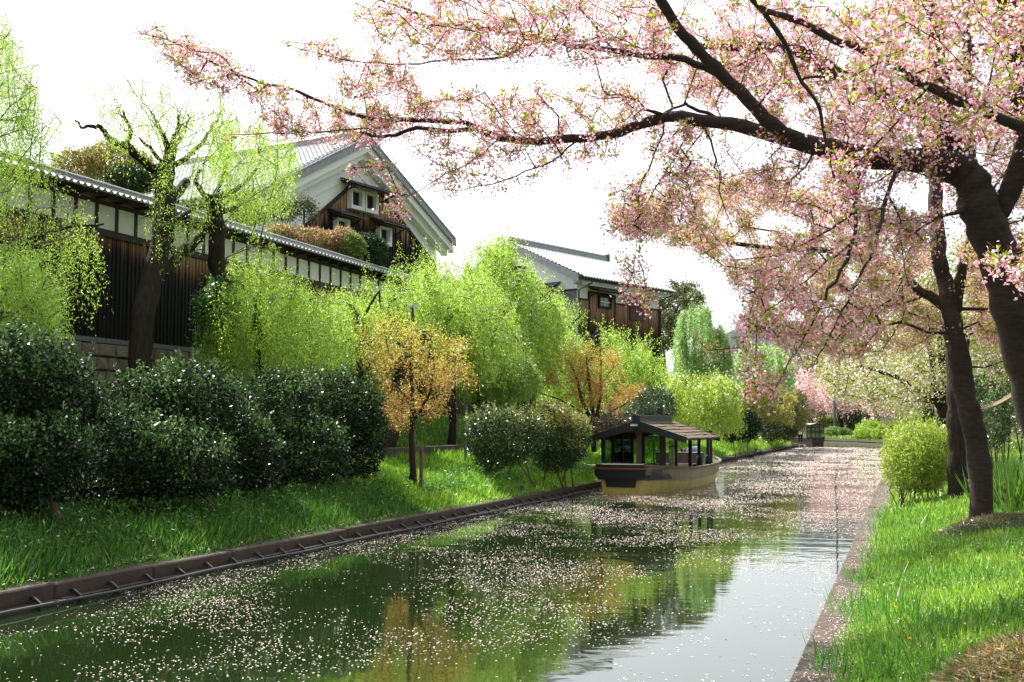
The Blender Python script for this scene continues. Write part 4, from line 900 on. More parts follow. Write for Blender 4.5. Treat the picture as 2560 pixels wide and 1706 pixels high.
# blue sign by the bushes
bs = at(2000, 1034, d=117); o = MB().box(-.55, .55, -.05, .05, -.3, .3).box(-.04, .04, .051, .09, -.5, .3).build('sign', mat('blue_sign_paint', (.03, .10, .30), .5, .4)); o.location = tuple(bs); tag(o, 'small blue sign board beside the dark bush at the bend', 'sign')
o.location[2] = bs[2]

# ------------------------------------------------------------------ small things on the left bank
pc = at(1222, 1234, x=-10.9); pe = at(1302, 1232, x=-10.62)
pp_ = empty('drain_pipe', (0, 0, 0)); tag(pp_, 'dark concrete drain pipe lying in the grass by the kerb', 'pipe')
c0 = at(1205, 1232, x=-11.6); c1 = at(1306, 1234, x=-10.35); ax_ = unit((c1-c0)[None])[0]; mb = MB()
ro, ri = .215, .165; k = 24; u = np.array([0, 0, 1.]); w = np.cross(ax_, u); w /= np.linalg.norm(w); u = np.cross(w, ax_)
rings = [(c0, ro), (c1, ro), (c1+ax_*.0, ri), (c0+ax_*.3, ri)]; v = []
for c, r in rings:
    for j in range(k): t = 2*math.pi*j/k; v.append(c+(u*math.cos(t)+w*math.sin(t))*r)
f = [(r*k+j, r*k+(j+1) % k, (r+1)*k+(j+1) % k, (r+1)*k+j) for r in range(3) for j in range(k)]+[tuple(3*k+j for j in reversed(range(k)))]
mk('pipe_shell', v, f, mat('dark_pipe_concrete', (.045, .045, .045), .8, .25, noise=8, col2=(.02, .02, .02)), pp_)
mb = MB()
lc = c1+np.array([.0, .0, -.30]); mb.box(lc[0]-1.1, lc[0]+.12, lc[1]-.30, lc[1]+.22, lc[2]-.25, lc[2]+.12, .03); mb.build('cradle', M_CONCD, pp_)
lp = at(1031, 880, d=38); lpb = zl(lp[0], lp[1]); ls = empty('lamp_post', (lp[0], lp[1], float(lpb))); tag(ls, 'slim green lamp post with a white box head among the willows', 'lamp post')
zt = at(1031, 762, d=38)[2]-float(lpb); MB().tube([(0, 0, -.2), (0, 0, zt-.3), (0, 0, zt)], [.05, .045, .035], 10).build('pole', mat('green_pole', (.05, .07, .03), .6, .3), ls, True)
MB().box(.05, .17, -.07, .07, zt-.12, zt+.06).box(-.17, -.05, -.06, .06, zt-.10, zt-.02).build('lamp_head', mat('pale_lamp_box', (.62, .68, .72), .5, .4), ls)
gp_ = at(1164, 1060, d=38); o = MB().tube([(0, 0, -1), (0, 0, 1.35)], .045, 8).build('metal_post', M_PIPE); o.location = (gp_[0], gp_[1], float(zl(gp_[0], gp_[1]))+.6); tag(o, 'grey metal post left of the rounded middle hedge', 'post')
# ducks at the quay and near the far boat
def duck(px, py, d, s, rz, label, dark=True, z=None):
    p = at(px, py, z=z) if z is not None else at(px, py, d=d); r = empty('duck', p, rz); tag(r, label, 'duck', 'ducks resting at the water edge')
    m = mat('duck_dark' if dark else 'duck_pale', (.02, .025, .04) if dark else (.75, .75, .72), .6, .3)
    skin_mesh('body', [(-.22*s, 0, .10*s), (-.1*s, 0, .09*s), (.08*s, 0, .10*s), (.15*s, 0, .17*s), (.17*s, 0, .24*s), (.22*s, 0, .27*s)], [(0, 1), (1, 2), (2, 3), (3, 4), (4, 5)], [.03*s, .10*s, .10*s, .055*s, .04*s, .045*s], m, r)
    MB().prism([(.25*s, .25*s), (.33*s, .25*s), (.25*s, .28*s)], -.015*s, .015*s).build('beak', mat('beak', (.5, .3, .05), .5, .4), r)
duck(1899, 1139, 60, 1.6, 2.6, 'dark duck on the kerb edge, larger of the two', True, .31)
duck(1878, 1144, 60, 1.2, .4, 'dark duck on the kerb edge, smaller and lower', True, .31)
duck(1996, 1117, 60, .9, .3, 'pale duck on the water left of the far boat', False, 0.0)
duck(2012, 1117, 60, .9, 2.8, 'pale duck swimming closest to the far boat', False, 0.0)

# ------------------------------------------------------------------ vegetation
def ghit(px, py, zf, z=.8):
    for _ in range(12): c = at(px, py, z=z); z = .5*z+.5*float(zf(c[0], c[1]))
    c[2] = z; return c
WIL = [(.40, .60, .065), (.33, .53, .055), (.50, .65, .11), (.26, .42, .04), (.12, .20, .03)]; WILW = [4, 4, 3, 2, 1.6]
WILY = [(.46, .56, .08), (.38, .52, .07), (.30, .44, .06)]
def tree(name, label, cat, group, limbs, attract, bark, fol, folname, fmat, rtip=.006, ex=.46, jit=.12, w=.2, seg=.5, ground=None, droop=0, twig=None, k=5):
    s = Skel()
    for L in limbs: s.limb(*L)
    org = s.P[0].copy()
    if ground is not None: org[2] = ground
    root = empty(name, org); tag(root, label, cat, group)
    tips = s.grow(attract, seg=seg, jit=jit, w=w, droop=droop) if len(attract) else []
    s.meshes(root, org, bark, twig or M_BARKT, rtip, ex, k)
    cd = Cards(); fol(s, cd, tips)
    if cd.P: cd.build(folname, fmat, root, org)
    return root, s
def W(pts, d0, d1=None):     # source px -> world along a depth ramp
    d1 = d0 if d1 is None else d1; n = len(pts); return [at(p[0], p[1], d=(p[2] if len(p) > 2 else d0+(d1-d0)*i/max(1, n-1))) for i, p in enumerate(pts)]

# ---- great cherry on the right, branches over the water
dA = 12.2
limbs = [
 (W([(2700, 1330, 13), (2675, 1240, 13), (2622, 1080, 12.8), (2572, 900, 12.6), (2532, 760, 12.4), (2488, 620, 12.3), (2450, 525, 12.2), (2430, 460, 12.2), (2395, 422, 12.2), (2350, 408, 12.2)], 12), .29, .155, 4, .012),
 (W([(2452, 528, 12.2), (2432, 460, 12.2), (2370, 412, 12.2), (2300, 400, 12.2), (2154, 392, 12.2), (2013, 359, 12.2), (1937, 337, 12.2), (1828, 310, 12.3), (1675, 292, 12.4)], 12), .165, .060, 4, .008),
 (W([(1675, 292, 12.4), (1600, 312, 12.5), (1523, 337, 12.6), (1400, 350, 12.8), (1327, 353, 13), (1250, 345, 13.1), (1197, 321, 13.2)], 12), .060, .036, 4, .006),
 (W([(1197, 321, 13.2), (1153, 306, 13.2), (1080, 302, 13.3), (1023, 300, 13.3), (936, 299, 13.4), (870, 281, 13.5), (805, 256, 13.6), (730, 225, 13.7), (652, 206, 13.8), (560, 170, 14), (480, 130, 14), (420, 100, 14), (350, 84, 14)], 12), .034, .007, 4, .006),
 (W([(1197, 321, 13.2), (1120, 328, 13.2), (1040, 322, 13.2), (985, 338, 13.3), (940, 341, 13.3), (900, 330, 13.4)], 12), .03, .015, 4, .004),
 (W([(985, 318, 13.3), (880, 325, 13.4), (760, 332, 13.5), (650, 335, 13.6), (575, 337, 13.7)], 12), .014, .004, 4, .006),
 (W([(2013, 359, 12.2), (1940, 320, 12), (1890, 270, 11.9), (1804, 185, 11.8), (1740, 120, 11.6), (1690, 60, 11.4), (1630, -30, 11.2)], 12), .080, .045, 4, .008),
 (W([(1804, 190, 11.8), (1712, 149, 11.9), (1600, 140, 12), (1467, 119, 12.2), (1364, 99, 12.3), (1250, 78, 12.5), (1146, 65, 12.6), (1060, 40, 12.8), (950, 0, 13)], 12), .04, .012, 4, .006),
 (W([(1364, 99, 12.3), (1300, 122, 12.5), (1250, 145, 12.6), (1180, 148, 12.7), (1100, 153, 12.8), (1030, 160, 12.9), (969, 160, 13), (860, 150, 13.1), (780, 130, 13.2), (700, 105, 13.3)], 12), .018, .004, 4, .006),
 (W([(2425, 445, 12.2), (2400, 402, 12.3), (2346, 321, 12.4), (2279, 268, 12.5), (2168, 223, 12.6), (2079, 179, 12.8), (1980, 122, 13), (1850, 118, 13.2), (1750, 115, 13.4)], 12), .14, .04, 4, .008),
 (W([(2400, 402, 12.3), (2365, 280, 12), (2351, 178, 11.8), (2324, 22, 11.6), (2300, -60, 11.5)], 12), .09, .055, 4, .008),
 (W([(2430, 440, 12.2), (2425, 300, 12.8), (2420, 170, 13), (2413, -40, 13.2)], 12), .06, .04, 4, .008),
 (W([(2480, 560, 12.3), (2560, 380, 12), (2543, 178, 11.8), (2516, 0, 11.6), (2505, -60, 11.5)], 12), .12, .08, 4, .008),
 (W([(1804, 300, 12.3), (1730, 270, 12.4), (1700, 262, 12.5), (1620, 310, 12.8), (1555, 320, 13)], 12), .022, .008, 4, .006),
 (W([(1675, 295, 12.4), (1640, 282, 12.4), (1606, 273, 12.3)], 12), .03, .012, 3, .0),
 (W([(1662, 318, 12.4), (1630, 400, 12), (1597, 478, 11.8), (1592, 540, 11.7), (1588, 640, 11.7)], 12), .012, .003, 4, .01),
 (W([(1728, 318, 12.3), (1700, 370, 12), (1640, 470, 11.8), (1597, 540, 11.7)], 12), .014, .004, 4, .01),
 (W([(1760, 318, 12.3), (1790, 400, 12), (1800, 478, 11.8), (1830, 570, 11.7)], 12), .014, .004, 4, .01),
 (W([(2154, 392, 12.2), (2140, 500, 11.6), (2134, 603, 11.3), (2086, 702, 11.2), (2041, 791, 11.1), (1993, 880, 11), (1942, 963, 11)], 12), .026, .004, 4, .01),
 (W([(2250, 400, 12.2), (2210, 520, 11.6), (2185, 616, 11.2), (2130, 727, 11.1), (2073, 839, 11), (2032, 919, 11)], 12), .024, .004, 4, .01),
 (W([(2134, 603, 11.3), (2040, 680, 11.2), (1940, 760, 11.2), (1860, 830, 11.2)], 12), .011, .003, 4, .01),
 (W([(1450, 346, 12.7), (1380, 400, 12.6), (1290, 440, 12.6), (1180, 470, 12.7), (1080, 480, 12.8)], 12), .012, .003, 4, .01),
 (W([(1250, 345, 13.1), (1180, 400, 13), (1110, 440, 13), (1040, 480, 13), (985, 520, 13)], 12), .009, .003, 4, .008),
]
PA = []
def reg(poly, d0, d1, n, cl=0): PA.extend(region(D(poly), d0, d1, n, cl))
reg([(310, 65), (400, 55), (480, 105), (620, 195), (760, 235), (930, 260), (940, 330), (760, 330), (620, 300), (560, 230), (420, 190)], 13.2, 14.4, 210)
reg([(640, 95), (760, 90), (900, 130), (900, 180), (740, 130)], 12.8, 13.6, 30)
reg([(800, 0), (1100, -30), (1500, -40), (1560, 120), (1300, 150), (1100, 140), (900, 120), (820, 60)], 11.2, 13.2, 300)
reg([(760, 180), (900, 150), (1000, 200), (1030, 260), (870, 280)], 12.8, 13.8, 70)
reg([(930, 240), (1150, 200), (1440, 180), (1500, 240), (1420, 320), (1180, 330), (960, 320)], 12.2, 13.6, 150)
reg([(950, 330), (1180, 330), (1420, 330), (1440, 360), (1240, 420), (1180, 430), (1000, 420)], 12.2, 13.3, 60)
reg([(1440, -60), (2420, -60), (2420, 380), (2100, 340), (1700, 280), (1480, 170)], 12.4, 15.2, 800, 60)
reg([(1700, 60), (2420, -40), (2420, 330), (2150, 380), (1900, 330)], 11.0, 12.0, 150, 30)
reg([(1440, 280), (1760, 290), (2150, 380), (2200, 560), (2000, 600), (1800, 480), (1560, 420)], 11.6, 13.4, 260, 16)
reg([(1400, 420), (1600, 420), (1640, 560), (1560, 520), (1480, 560), (1400, 540)], 11.3, 12.4, 70)
reg([(1680, 560), (2000, 540), (2100, 640), (2020, 760), (1860, 860), (1740, 900), (1700, 780)], 10.6, 11.8, 150, 14)
reg([(2150, 380), (2420, 340), (2420, 660), (2330, 640), (2240, 560)], 12.4, 14, 150)
reg([(1430, 560), (1500, 640), (1480, 700), (1440, 690)], 11.4, 11.9, 14)
reg([(1700, 850), (1790, 880), (1790, 930), (1720, 920)], 10.8, 11.2, 14)
reg([(1600, 770), (1640, 790), (1630, 810), (1600, 800)], 10.9, 11.1, 3)
reg([(860, 360), (900, 365), (895, 400), (860, 390)], 12.8, 13, 4); reg([(885, 450), (935, 430), (940, 500), (895, 495)], 12.8, 13, 9); reg([(805, 375), (835, 380), (830, 400), (808, 402)], 12.8, 13, 4)
def fol_cherry(s, cd, tips):
    C, ax = s.along(8200, .013); tp = s.P[np.array(tips)]; C = np.concatenate([C, tp, tp])
    C = C+R.normal(size=C.shape)*.035
    flowers(cd, C, .050, .0175, 4, 6, 2, 9, .042); flowers(cd, C[::6]+R.normal(size=C[::6].shape)*.02, .03, .02, 3, 0, 5, 2, .062)
cherry, SA = tree('cherry_tree', 'great cherry tree in pink bloom leaning over the canal from the right edge', 'cherry tree', None, limbs, PA, M_BARK, fol_cherry, 'blossom', M_PETAL, .0042, .43, .10, .16, .35, ground=.9, twig=M_BARK)

# foreground branches of a second cherry whose trunk stands out of the frame
limbs = [(W([(3300, 900, 8.5), (3000, 560, 8.3), (2760, 410, 8.2), (2560, 321, 8.1), (2436, 268, 8), (2369, 241, 8), (2270, 192, 8), (2150, 120, 7.9), (2092, 103, 7.9), (1989, 49, 7.8), (1900, 18, 7.8), (1850, -60, 7.7)], 8), .05, .017, 4, .004),
 (W([(1900, 18, 7.8), (1958, 103, 7.9), (2003, 201, 8), (2047, 268, 8), (2065, 357, 8.1), (2079, 424, 8.1), (2101, 491, 8.2), (2123, 562, 8.2)], 8), .019, .004, 4, .004),
 (W([(2003, 195, 8), (2060, 193, 8.1), (2120, 212, 8.2), (2190, 222, 8.3)], 8), .011, .006, 4, .002),
 (W([(2270, 190, 8), (2360, 160, 7.9), (2450, 130, 7.8), (2500, 105, 7.7)], 8), .008, .003, 4, .002),
 (W([(3300, 900, 8.5), (3330, 1100, 8.5), (3340, 1330, 8.5)], 8), .16, .2, 4, 0)]
PB = region([(1880, -60), (2600, -60), (2600, 420), (2420, 340), (2200, 300), (1960, 240)], 7.0, 8.8, 120, 18)
PB += region([(2480, 640), (2600, 620), (2600, 740), (2480, 730)], 7.6, 8.4, 16)+region([(2030, 330), (2120, 400), (2150, 560), (2080, 520)], 7.8, 8.6, 16)
def fol_b(s, cd, tips):
    C, ax = s.along(850, .012); k = (C @ rt-0 < 1e9); tp = s.P[np.array(tips)]; C = np.concatenate([C, tp]); C = C+R.normal(size=C.shape)*.03
    flowers(cd, C, .045, .0175, 5, 4, 3, 5, .042)
    flowers(cd, C[::6], .04, .021, 5, 2, 0, 1, .04, ([(.93, .88, .88), (.9, .8, .82)], [1, 1]))
tree('cherry_tree', 'nearest cherry boughs with thin grey branches crossing the top right corner', 'cherry tree', None, limbs, PB, M_BARK, fol_b, 'blossom', M_PETAL, .0028, .4, .08, .3, .3, ground=1.6, twig=M_BARK)

# ---- second cherry, slim trunk in the grass
limbs = [(W([(2462, 1318, 16.6), (2459, 1290, 16.6), (2443, 1123, 16.7), (2425, 1040, 16.7), (2407, 964, 16.8), (2392, 855, 16.8), (2373, 759, 16.9), (2360, 700, 17), (2347, 640, 17), (2340, 520, 17.2), (2335, 420, 17.4), (2300, 300, 17.6)], 17), .18, .085, 4, .008),
 (W([(2378, 785, 16.9), (2350, 755, 17), (2312, 734, 17.1), (2252, 689, 17.3), (2207, 657, 17.5), (2127, 635, 17.8), (2013, 622, 18), (1915, 620, 18.2), (1784, 598, 18.5), (1700, 575, 18.6), (1632, 555, 18.7)], 17), .085, .018, 4, .008),
 (W([(2385, 800, 16.9), (2395, 735, 16.8), (2405, 680, 16.7), (2420, 620, 16.6), (2470, 500, 16.5)], 17), .09, .05, 4, .006),
 (W([(2252, 700, 17.3), (2260, 760, 17.2), (2262, 780, 17), (2230, 840, 17), (2205, 880, 17)], 17), .02, .006, 4, .006),
 (W([(2262, 780, 17), (2330, 800, 17), (2400, 820, 17), (2460, 760, 17)], 17), .015, .006, 4, .006)]
limbs[0][0][0] = np.array([limbs[0][0][0][0], limbs[0][0][0][1], limbs[0][0][0][2]])
PC = region(D([(1380, 480), (1500, 430), (1700, 400), (2000, 480), (2150, 540), (2180, 640), (2040, 660), (1900, 640), (1700, 620), (1560, 560), (1430, 540)]), 16.5, 19.5, 330, 22)
PC += region(D([(1650, 600), (2000, 620), (2160, 680), (2150, 800), (1900, 820), (1750, 760)]), 16, 19, 200)+region(D([(2200, 560), (2400, 560), (2400, 860), (2260, 800)]), 16, 18.5, 160)
def fol_c(s, cd, tips):
    C, ax = s.along(8600, .016); tp = s.P[np.array(tips)]; C = np.concatenate([C, tp, tp]); C = C+R.normal(size=C.shape)*.05
    flowers(cd, C, .055, .022, 3, 4, 4, 2, .05, ([(.84, .56, .60), (.82, .46, .50), (.74, .36, .36)], [3, 2, 1]))
c2, S2 = tree('cherry_tree', 'slim cherry tree with banded trunk standing in the bright grass', 'cherry tree', None, limbs, PC, M_BARK, fol_c, 'blossom', M_PETAL, .005, .42, .1, .16, .45, twig=M_BARK)
bandp = at(2425, 1028, d=16.75)-S2.P[0]; MB().tube([bandp-np.array([0, 0, .012]), bandp+np.array([0.0, 0, .012])], [.168, .168], 14).build('wire_band', M_BLK, c2)
rp = MB().tube(catl(at(2450, 1022, d=16.7), at(2530, 990, d=12.8), .03), .011, 5).tube(catl(at(2452, 1018, d=16.7), at(2530, 984, d=12.8), .03), .018, 4).build('cord', mat('pale_ribbon', (.45, .36, .25), .8, .2)); tag(rp, 'faded cord tied between the slim cherry and the thick trunk', 'cord')

# ---- trees further along the right bank
limbs = [(W([(2359, 1205, 31), (2358, 1175, 31), (2357, 1078, 31), (2360, 919, 31.2), (2354, 839, 31.4), (2345, 740, 31.6), (2330, 640, 32)], 31), .19, .10, 4, .01),
 (W([(2357, 1040, 31), (2341, 1008, 31), (2290, 976, 31), (2242, 944, 31), (2200, 930, 31), (2156, 916, 31)], 31), .10, .03, 4, .01),
 (W([(2352, 1010, 31), (2335, 960, 31), (2328, 880, 31.2), (2300, 830, 31.5), (2270, 790, 32)], 31), .10, .04, 4, .01),
 (W([(2360, 980, 31), (2385, 900, 31), (2400, 850, 31), (2420, 780, 31)], 31), .08, .03, 4, .01),
 (W([(2290, 976, 31), (2235, 990, 31), (2180, 1000, 31), (2120, 990, 31)], 31), .04, .012, 4, .01)]
PD = region(D([(1830, 820), (2000, 760), (2150, 640), (2300, 640), (2320, 800), (2200, 940), (2080, 930), (1960, 920), (1900, 900)]), 29, 35, 420)
def fol_d(s, cd, tips):
    C, ax = s.along(7000, .03); tp = s.P[np.array(tips)]; C = np.concatenate([C, tp]); C = C+R.normal(size=C.shape)*.10
    leafcloud(cd, C, 26000, .12, .075, .04, [(.30, .40, .06), (.24, .36, .06), (.38, .40, .08), (.40, .26, .10)], [4, 4, 2, 1.5])
    flowers(cd, C[::3], .1, .04, 3, 3, 0, 1, .05, ([(.80, .60, .58), (.78, .52, .50), (.72, .66, .56)], [3, 2, 2]))
tree('cherry_tree', 'leafy cherry behind the lime bush with a low limb reaching over the water', 'cherry tree', None, limbs, PD, M_BARK, fol_d, 'foliage', M_SHRUB, .007, .42, .12, .16, .6, ground=.9, twig=M_BARK)
limbs = [(W([(2396, 1250, 23.5), (2394, 1150, 23.5), (2392, 1080, 23.5), (2388, 1000, 23.6), (2385, 900, 23.8), (2380, 800, 24), (2376, 700, 24.2)], 24), .215, .12, 4, .01),
 (W([(2388, 960, 23.6), (2415, 860, 23.8), (2440, 780, 24), (2480, 690, 24.2)], 24), .09, .05, 4, .01), (W([(2386, 900, 23.8), (2350, 800, 24), (2300, 720, 24.5)], 24), .08, .04, 4, .01)]
PE = region(D([(2150, 560), (2400, 540), (2420, 860), (2300, 880), (2200, 800), (2100, 700)]), 22.5, 27, 160)
def fol_e(s, cd, tips):
    C, ax = s.along(3000, .03); C = C+R.normal(size=C.shape)*.10
    leafcloud(cd, C, 12000, .12, .07, .04, [(.26, .36, .06), (.20, .32, .05), (.34, .34, .08)], [4, 4, 2]); flowers(cd, C[::3], .09, .035, 3, 3, 0, 1, .05, ([(.80, .56, .56), (.80, .48, .50)], [1, 1]))
tree('cherry_tree', 'thick ivy-streaked dark trunk close behind the slim cherry', 'cherry tree', None, limbs, PE, M_BARKW, fol_e, 'foliage', M_SHRUB, .006, .42, .12, .16, .55, ground=.9, twig=M_BARK)
limbs = [(W([(2326, 1185, 40), (2322, 1060, 40), (2318, 980, 40), (2310, 900, 40)], 40), .26, .12, 4, .01), (W([(2318, 1000, 40), (2280, 940, 40), (2230, 900, 41)], 40), .1, .04, 4, .01)]
PE = region(D([(1960, 800), (2080, 780), (2200, 800), (2180, 930), (2080, 950), (1980, 900)]), 38, 46, 170)
tree('cherry_tree', 'pair of dark ribbed trunks beside the thickest ivy one, partly hidden', 'tree', None, limbs, PE, M_BARKW, lambda s, cd, t: (leafcloud(cd, s.along(1800, .03)[0], 12000, .25, .09, .05, [(.32, .40, .08), (.26, .36, .07), (.55, .40, .32)], [3, 3, 2.5]), None)[1], 'foliage', M_SHRUB, .008, .42, .12, .16, .8, ground=.9, twig=M_BARK)

# ---- far pink cherries on the far bank
for i, (bx, by, d, poly, lab) in enumerate([
    (2028, 1062, 168, [(1790, 880), (1830, 850), (1900, 845), (1940, 880), (1930, 930), (1860, 950), (1800, 930)], 'far pink cherry with a forked trunk above the far boat roof'),
    (2104, 1068, 160, [(1880, 860), (1960, 850), (2040, 870), (2060, 920), (2000, 950), (1920, 950), (1890, 920)], 'far pink cherry with a leaning trunk right of the far boat'),
    (2200, 1072, 140, [(2010, 870), (2100, 880), (2180, 900), (2190, 950), (2100, 955), (2030, 940)], 'far pale blossoming cherry over the clipped mounds')]):
    L = [(W([(bx, by+8), (bx-2, by-12), (bx-8, by-40)], d), .42, .26, 4, .02), (W([(bx-8, by-36), (bx-30, by-70), (bx-50, by-90)], d, d-3), .2, .08, 4, .02), (W([(bx-5, by-36), (bx+20, by-80), (bx+40, by-95)], d, d+3), .2, .08, 4, .02)]
    P_ = region(D(poly), d-7, d+7, 150)
    def ff(s, cd, t, i=i):
        C = s.along(3000, .2)[0]; leafcloud(cd, C, 15000, .55, .26, .2, [(.78, .55, .56), (.84, .64, .66), (.70, .45, .45), (.40, .40, .14)], [4, 3, 2, .5+i*.7])
    tree('cherry_tree', lab, 'cherry tree', 'pink cherries on the far bank', L, P_, M_BARK, ff, 'blossom', M_PETAL, .03, .42, .12, .16, 2.5, twig=M_BARK)

# ---- pollard willows before the timber wall
X1 = -18.2
def WX_(pts, x): return [at(p[0], p[1], x=(p[2] if len(p) > 2 else x)) for p in pts]
limbs = [(WX_([(342, 960), (348, 925), (357, 791), (385, 680), (408, 590), (412, 500), (414, 447), (406, 405)], X1), .31, .24, 4, .02),
 (WX_([(404, 425), (379, 420), (348, 395), (318, 365), (290, 356), (270, 345), (250, 320), (225, 316), (205, 318), (188, 300)], X1), .13, .018, 4, .015),
 (WX_([(318, 368), (323, 348), (327, 330), (318, 305), (306, 278)], X1), .07, .025, 4, .012), (WX_([(318, 305), (303, 290), (286, 282)], X1), .03, .012, 3, .01),
 (WX_([(415, 420), (418, 360), (404, 332), (392, 305), (375, 278)], X1), .09, .022, 4, .015), (WX_([(425, 420), (431, 355), (444, 328), (446, 286)], X1), .09, .04, 4, .015),
 (WX_([(428, 425), (437, 383), (454, 332), (472, 300), (471, 286)], X1), .06, .018, 4, .015), (WX_([(422, 425), (459, 398), (485, 378), (513, 345), (536, 309), (555, 277)], X1), .09, .02, 4, .015),
 (WX_([(415, 500), (446, 478), (468, 452)], X1), .17, .11, 3, .01), (WX_([(405, 410), (380, 375), (360, 358), (350, 345)], X1), .06, .025, 3, .01),
 (WX_([(400, 690), (430, 650), (455, 625), (482, 612), (510, 575), (527, 520), (540, 500)], X1), .19, .08, 4, .015),
 (WX_([(430, 560), (470, 530), (500, 518), (520, 515)], X1), .07, .05, 3, .01), (WX_([(413, 620), (440, 632), (480, 628), (510, 622)], X1), .03, .012, 3, .01)]
def shoots(cd, s, n, ln, up):
    """long straight one-year shoots springing from the pollard heads"""
    pass
PW = [p for p in region([(200, 190), (300, 170), (420, 180), (560, 230), (620, 330), (560, 400), (450, 330), (300, 330), (250, 300)], 26, 33, 150)]
PW += region([(330, 560), (360, 480), (450, 330), (560, 300), (560, 480), (520, 560)], 27, 32, 60)
def fw1(s, cd, tips):
    tp = s.P[np.array(tips)]; C, ax = s.along(800, .012); strands(cd, C, ax, .9, 16, .075, .016, WIL, WILW, .25)
    C, ax = s.along(500, .02); leafcloud(cd, C, 2000, .12, .07, .018, WIL, WILW)
tree('willow_tree', 'leaning pollard willow with bare knuckled crown before the charred wall', 'willow', None, limbs, PW, M_BARKW, fw1, 'foliage', M_WILLOW, .006, .35, .03, .5, .6, ground=2.2, twig=M_BARKT)
limbs = [(WX_([(566, 940), (562, 911), (554, 791), (544, 657), (537, 550), (531, 488)], -17.8), .25, .22, 4, .02),
 (WX_([(531, 500), (560, 486), (580, 479), (612, 456), (643, 420), (652, 395)], -17.8), .12, .02, 4, .015), (WX_([(528, 500), (510, 485), (491, 456), (495, 435), (504, 425)], -17.8), .09, .03, 4, .015),
 (WX_([(545, 530), (580, 522), (616, 503), (640, 498)], -17.8), .10, .03, 4, .01), (WX_([(535, 500), (548, 470), (560, 440), (566, 400)], -17.8), .06, .02, 4, .01)]
PW = region([(500, 330), (560, 250), (680, 290), (760, 370), (740, 470), (660, 520), (560, 500)], 29, 37, 240)+region([(560, 640), (640, 560), (700, 600), (700, 660)], 31, 34, 20)
def fw2_(s, cd, tips):
    C, ax = s.along(1700, .012); strands(cd, C, ax, .9, 16, .075, .017, WIL, WILW, .25)
tree('willow_tree', 'upright pollard willow with knotted head in front of the tiled roof', 'willow', None, limbs, PW, M_BARKW, fw2_, 'foliage', M_WILLOW, .006, .35, .03, .5, .6, ground=2.2, twig=M_BARKT)

# weeping willow curtain between the hedge and the wall
limbs = [(WX_([(640, 960), (650, 880), (640, 800), (650, 740)], -16.9), .16, .09, 4, .02), (WX_([(650, 760), (600, 710), (560, 700)], -16.9), .06, .03, 4, .02), (WX_([(648, 770), (720, 720), (800, 730)], -16.9), .06, .03, 4, .02)]
PW = region(D([(470, 660), (540, 600), (620, 590), (720, 650), (800, 690), (830, 740), (800, 800), (560, 790), (460, 760)]), 30, 35, 330)
def fw3(s, cd, tips):
    C, ax = s.along(2400, .03); strands(cd, C, ax, 1.5, 30, .075, .022, WIL, WILW, .3); tp = s.P[np.array(tips)]; leafcloud(cd, tp, 6000, .2, .07, .025, WIL, WILW)
tree('willow_tree', 'bright green weeping willow draped against the wall behind the camellia hedge', 'willow', None, limbs, PW, M_BARKW, fw3, 'foliage', M_WILLOW, .006, .4, .08, .3, .5, ground=1.6)
# ivy on the second trunk
iv = Cards(); c_ = region(D([(450, 700), (490, 640), (530, 640), (540, 780), (460, 780)]), 31.2, 31.9, 300); c_ = np.array(c_)
leafcloud(iv, c_, 6000, .10, .09, .06, [(.05, .12, .03), (.08, .2, .04), (.12, .26, .05)]); o = iv.build('ivy', M_SHRUB); tag(o, 'dark ivy climbing the upright pollard willow trunk', 'ivy', None, 'stuff')

# left-edge willow crown hanging into the frame
lt = at(-330, 1050, x=-15.2)
limbs = [([np.array([lt[0], lt[1], .9]), np.array([lt[0], lt[1]+.1, 3.0]), at(-280, 420, x=-15.4), at(-240, 250, x=-15.6)], .28, .16, 4, .02),
 (W([(-280, 420, 22), (-120, 330, 22.5), (20, 300, 23), (80, 340, 23.5)], 22), .05, .012, 4, .02), (W([(-240, 250, 22), (-80, 160, 22.5), (20, 110, 23)], 22), .04, .008, 4, .02),
 (W([(-280, 500, 21), (-100, 600, 21), (60, 600, 21.5), (170, 570, 22), (260, 560, 22)], 22), .06, .02, 4, .02)]
PW = region([(-120, -20), (30, 20), (100, 160), (110, 330), (-60, 350)], 21, 24, 160)+region([(-120, 60), (20, 40), (130, 180), (170, 300), (80, 400), (-120, 400)], 21, 25, 230)+region([(-100, 400), (120, 380), (230, 520), (140, 640), (100, 780), (-100, 800)], 20.5, 23.5, 200, 14)+region([(130, 540), (210, 530), (262, 600), (250, 640), (160, 640)], 21.5, 23, 40)
def fw4(s, cd, tips):
    C, ax = s.along(2000, .014); strands(cd, C, ax, 1.35, 22, .06, .015, WIL, WILW, .2); leafcloud(cd, C, 3500, .16, .06, .018, WIL, WILW)
PW = PW[::1]
tree('willow_tree', 'willow at the left edge trailing leafy strands over the tiled wall', 'willow', None, limbs, PW, M_BARKW, fw4, 'foliage', M_WILLOW, .005, .4, .06, .35, .5)
# low willow mass bottom-left of the wall
PW = region([(-100, 700), (60, 620), (140, 680), (170, 780), (120, 830), (-100, 830)], 19, 21.5, 160)
l0 = at(-60, 1100, x=-13.6); limbs = [([np.array([l0[0], l0[1], .9]), at(-40, 900, x=-13.8), at(0, 780, x=-14)], .1, .05, 4, .02)]
def fw5(s, cd, tips):
    C, ax = s.along(1100, .03); strands(cd, C, ax, .8, 16, .06, .02, WIL, WILW, .2); leafcloud(cd, C, 9000, .2, .06, .02, WIL, WILW)
tree('willow_tree', 'young yellow green willow rising above the leftmost camellia', 'willow', None, limbs, PW, M_BARKW, fw5, 'foliage', M_WILLOW, .005, .4, .06, .3, .5)

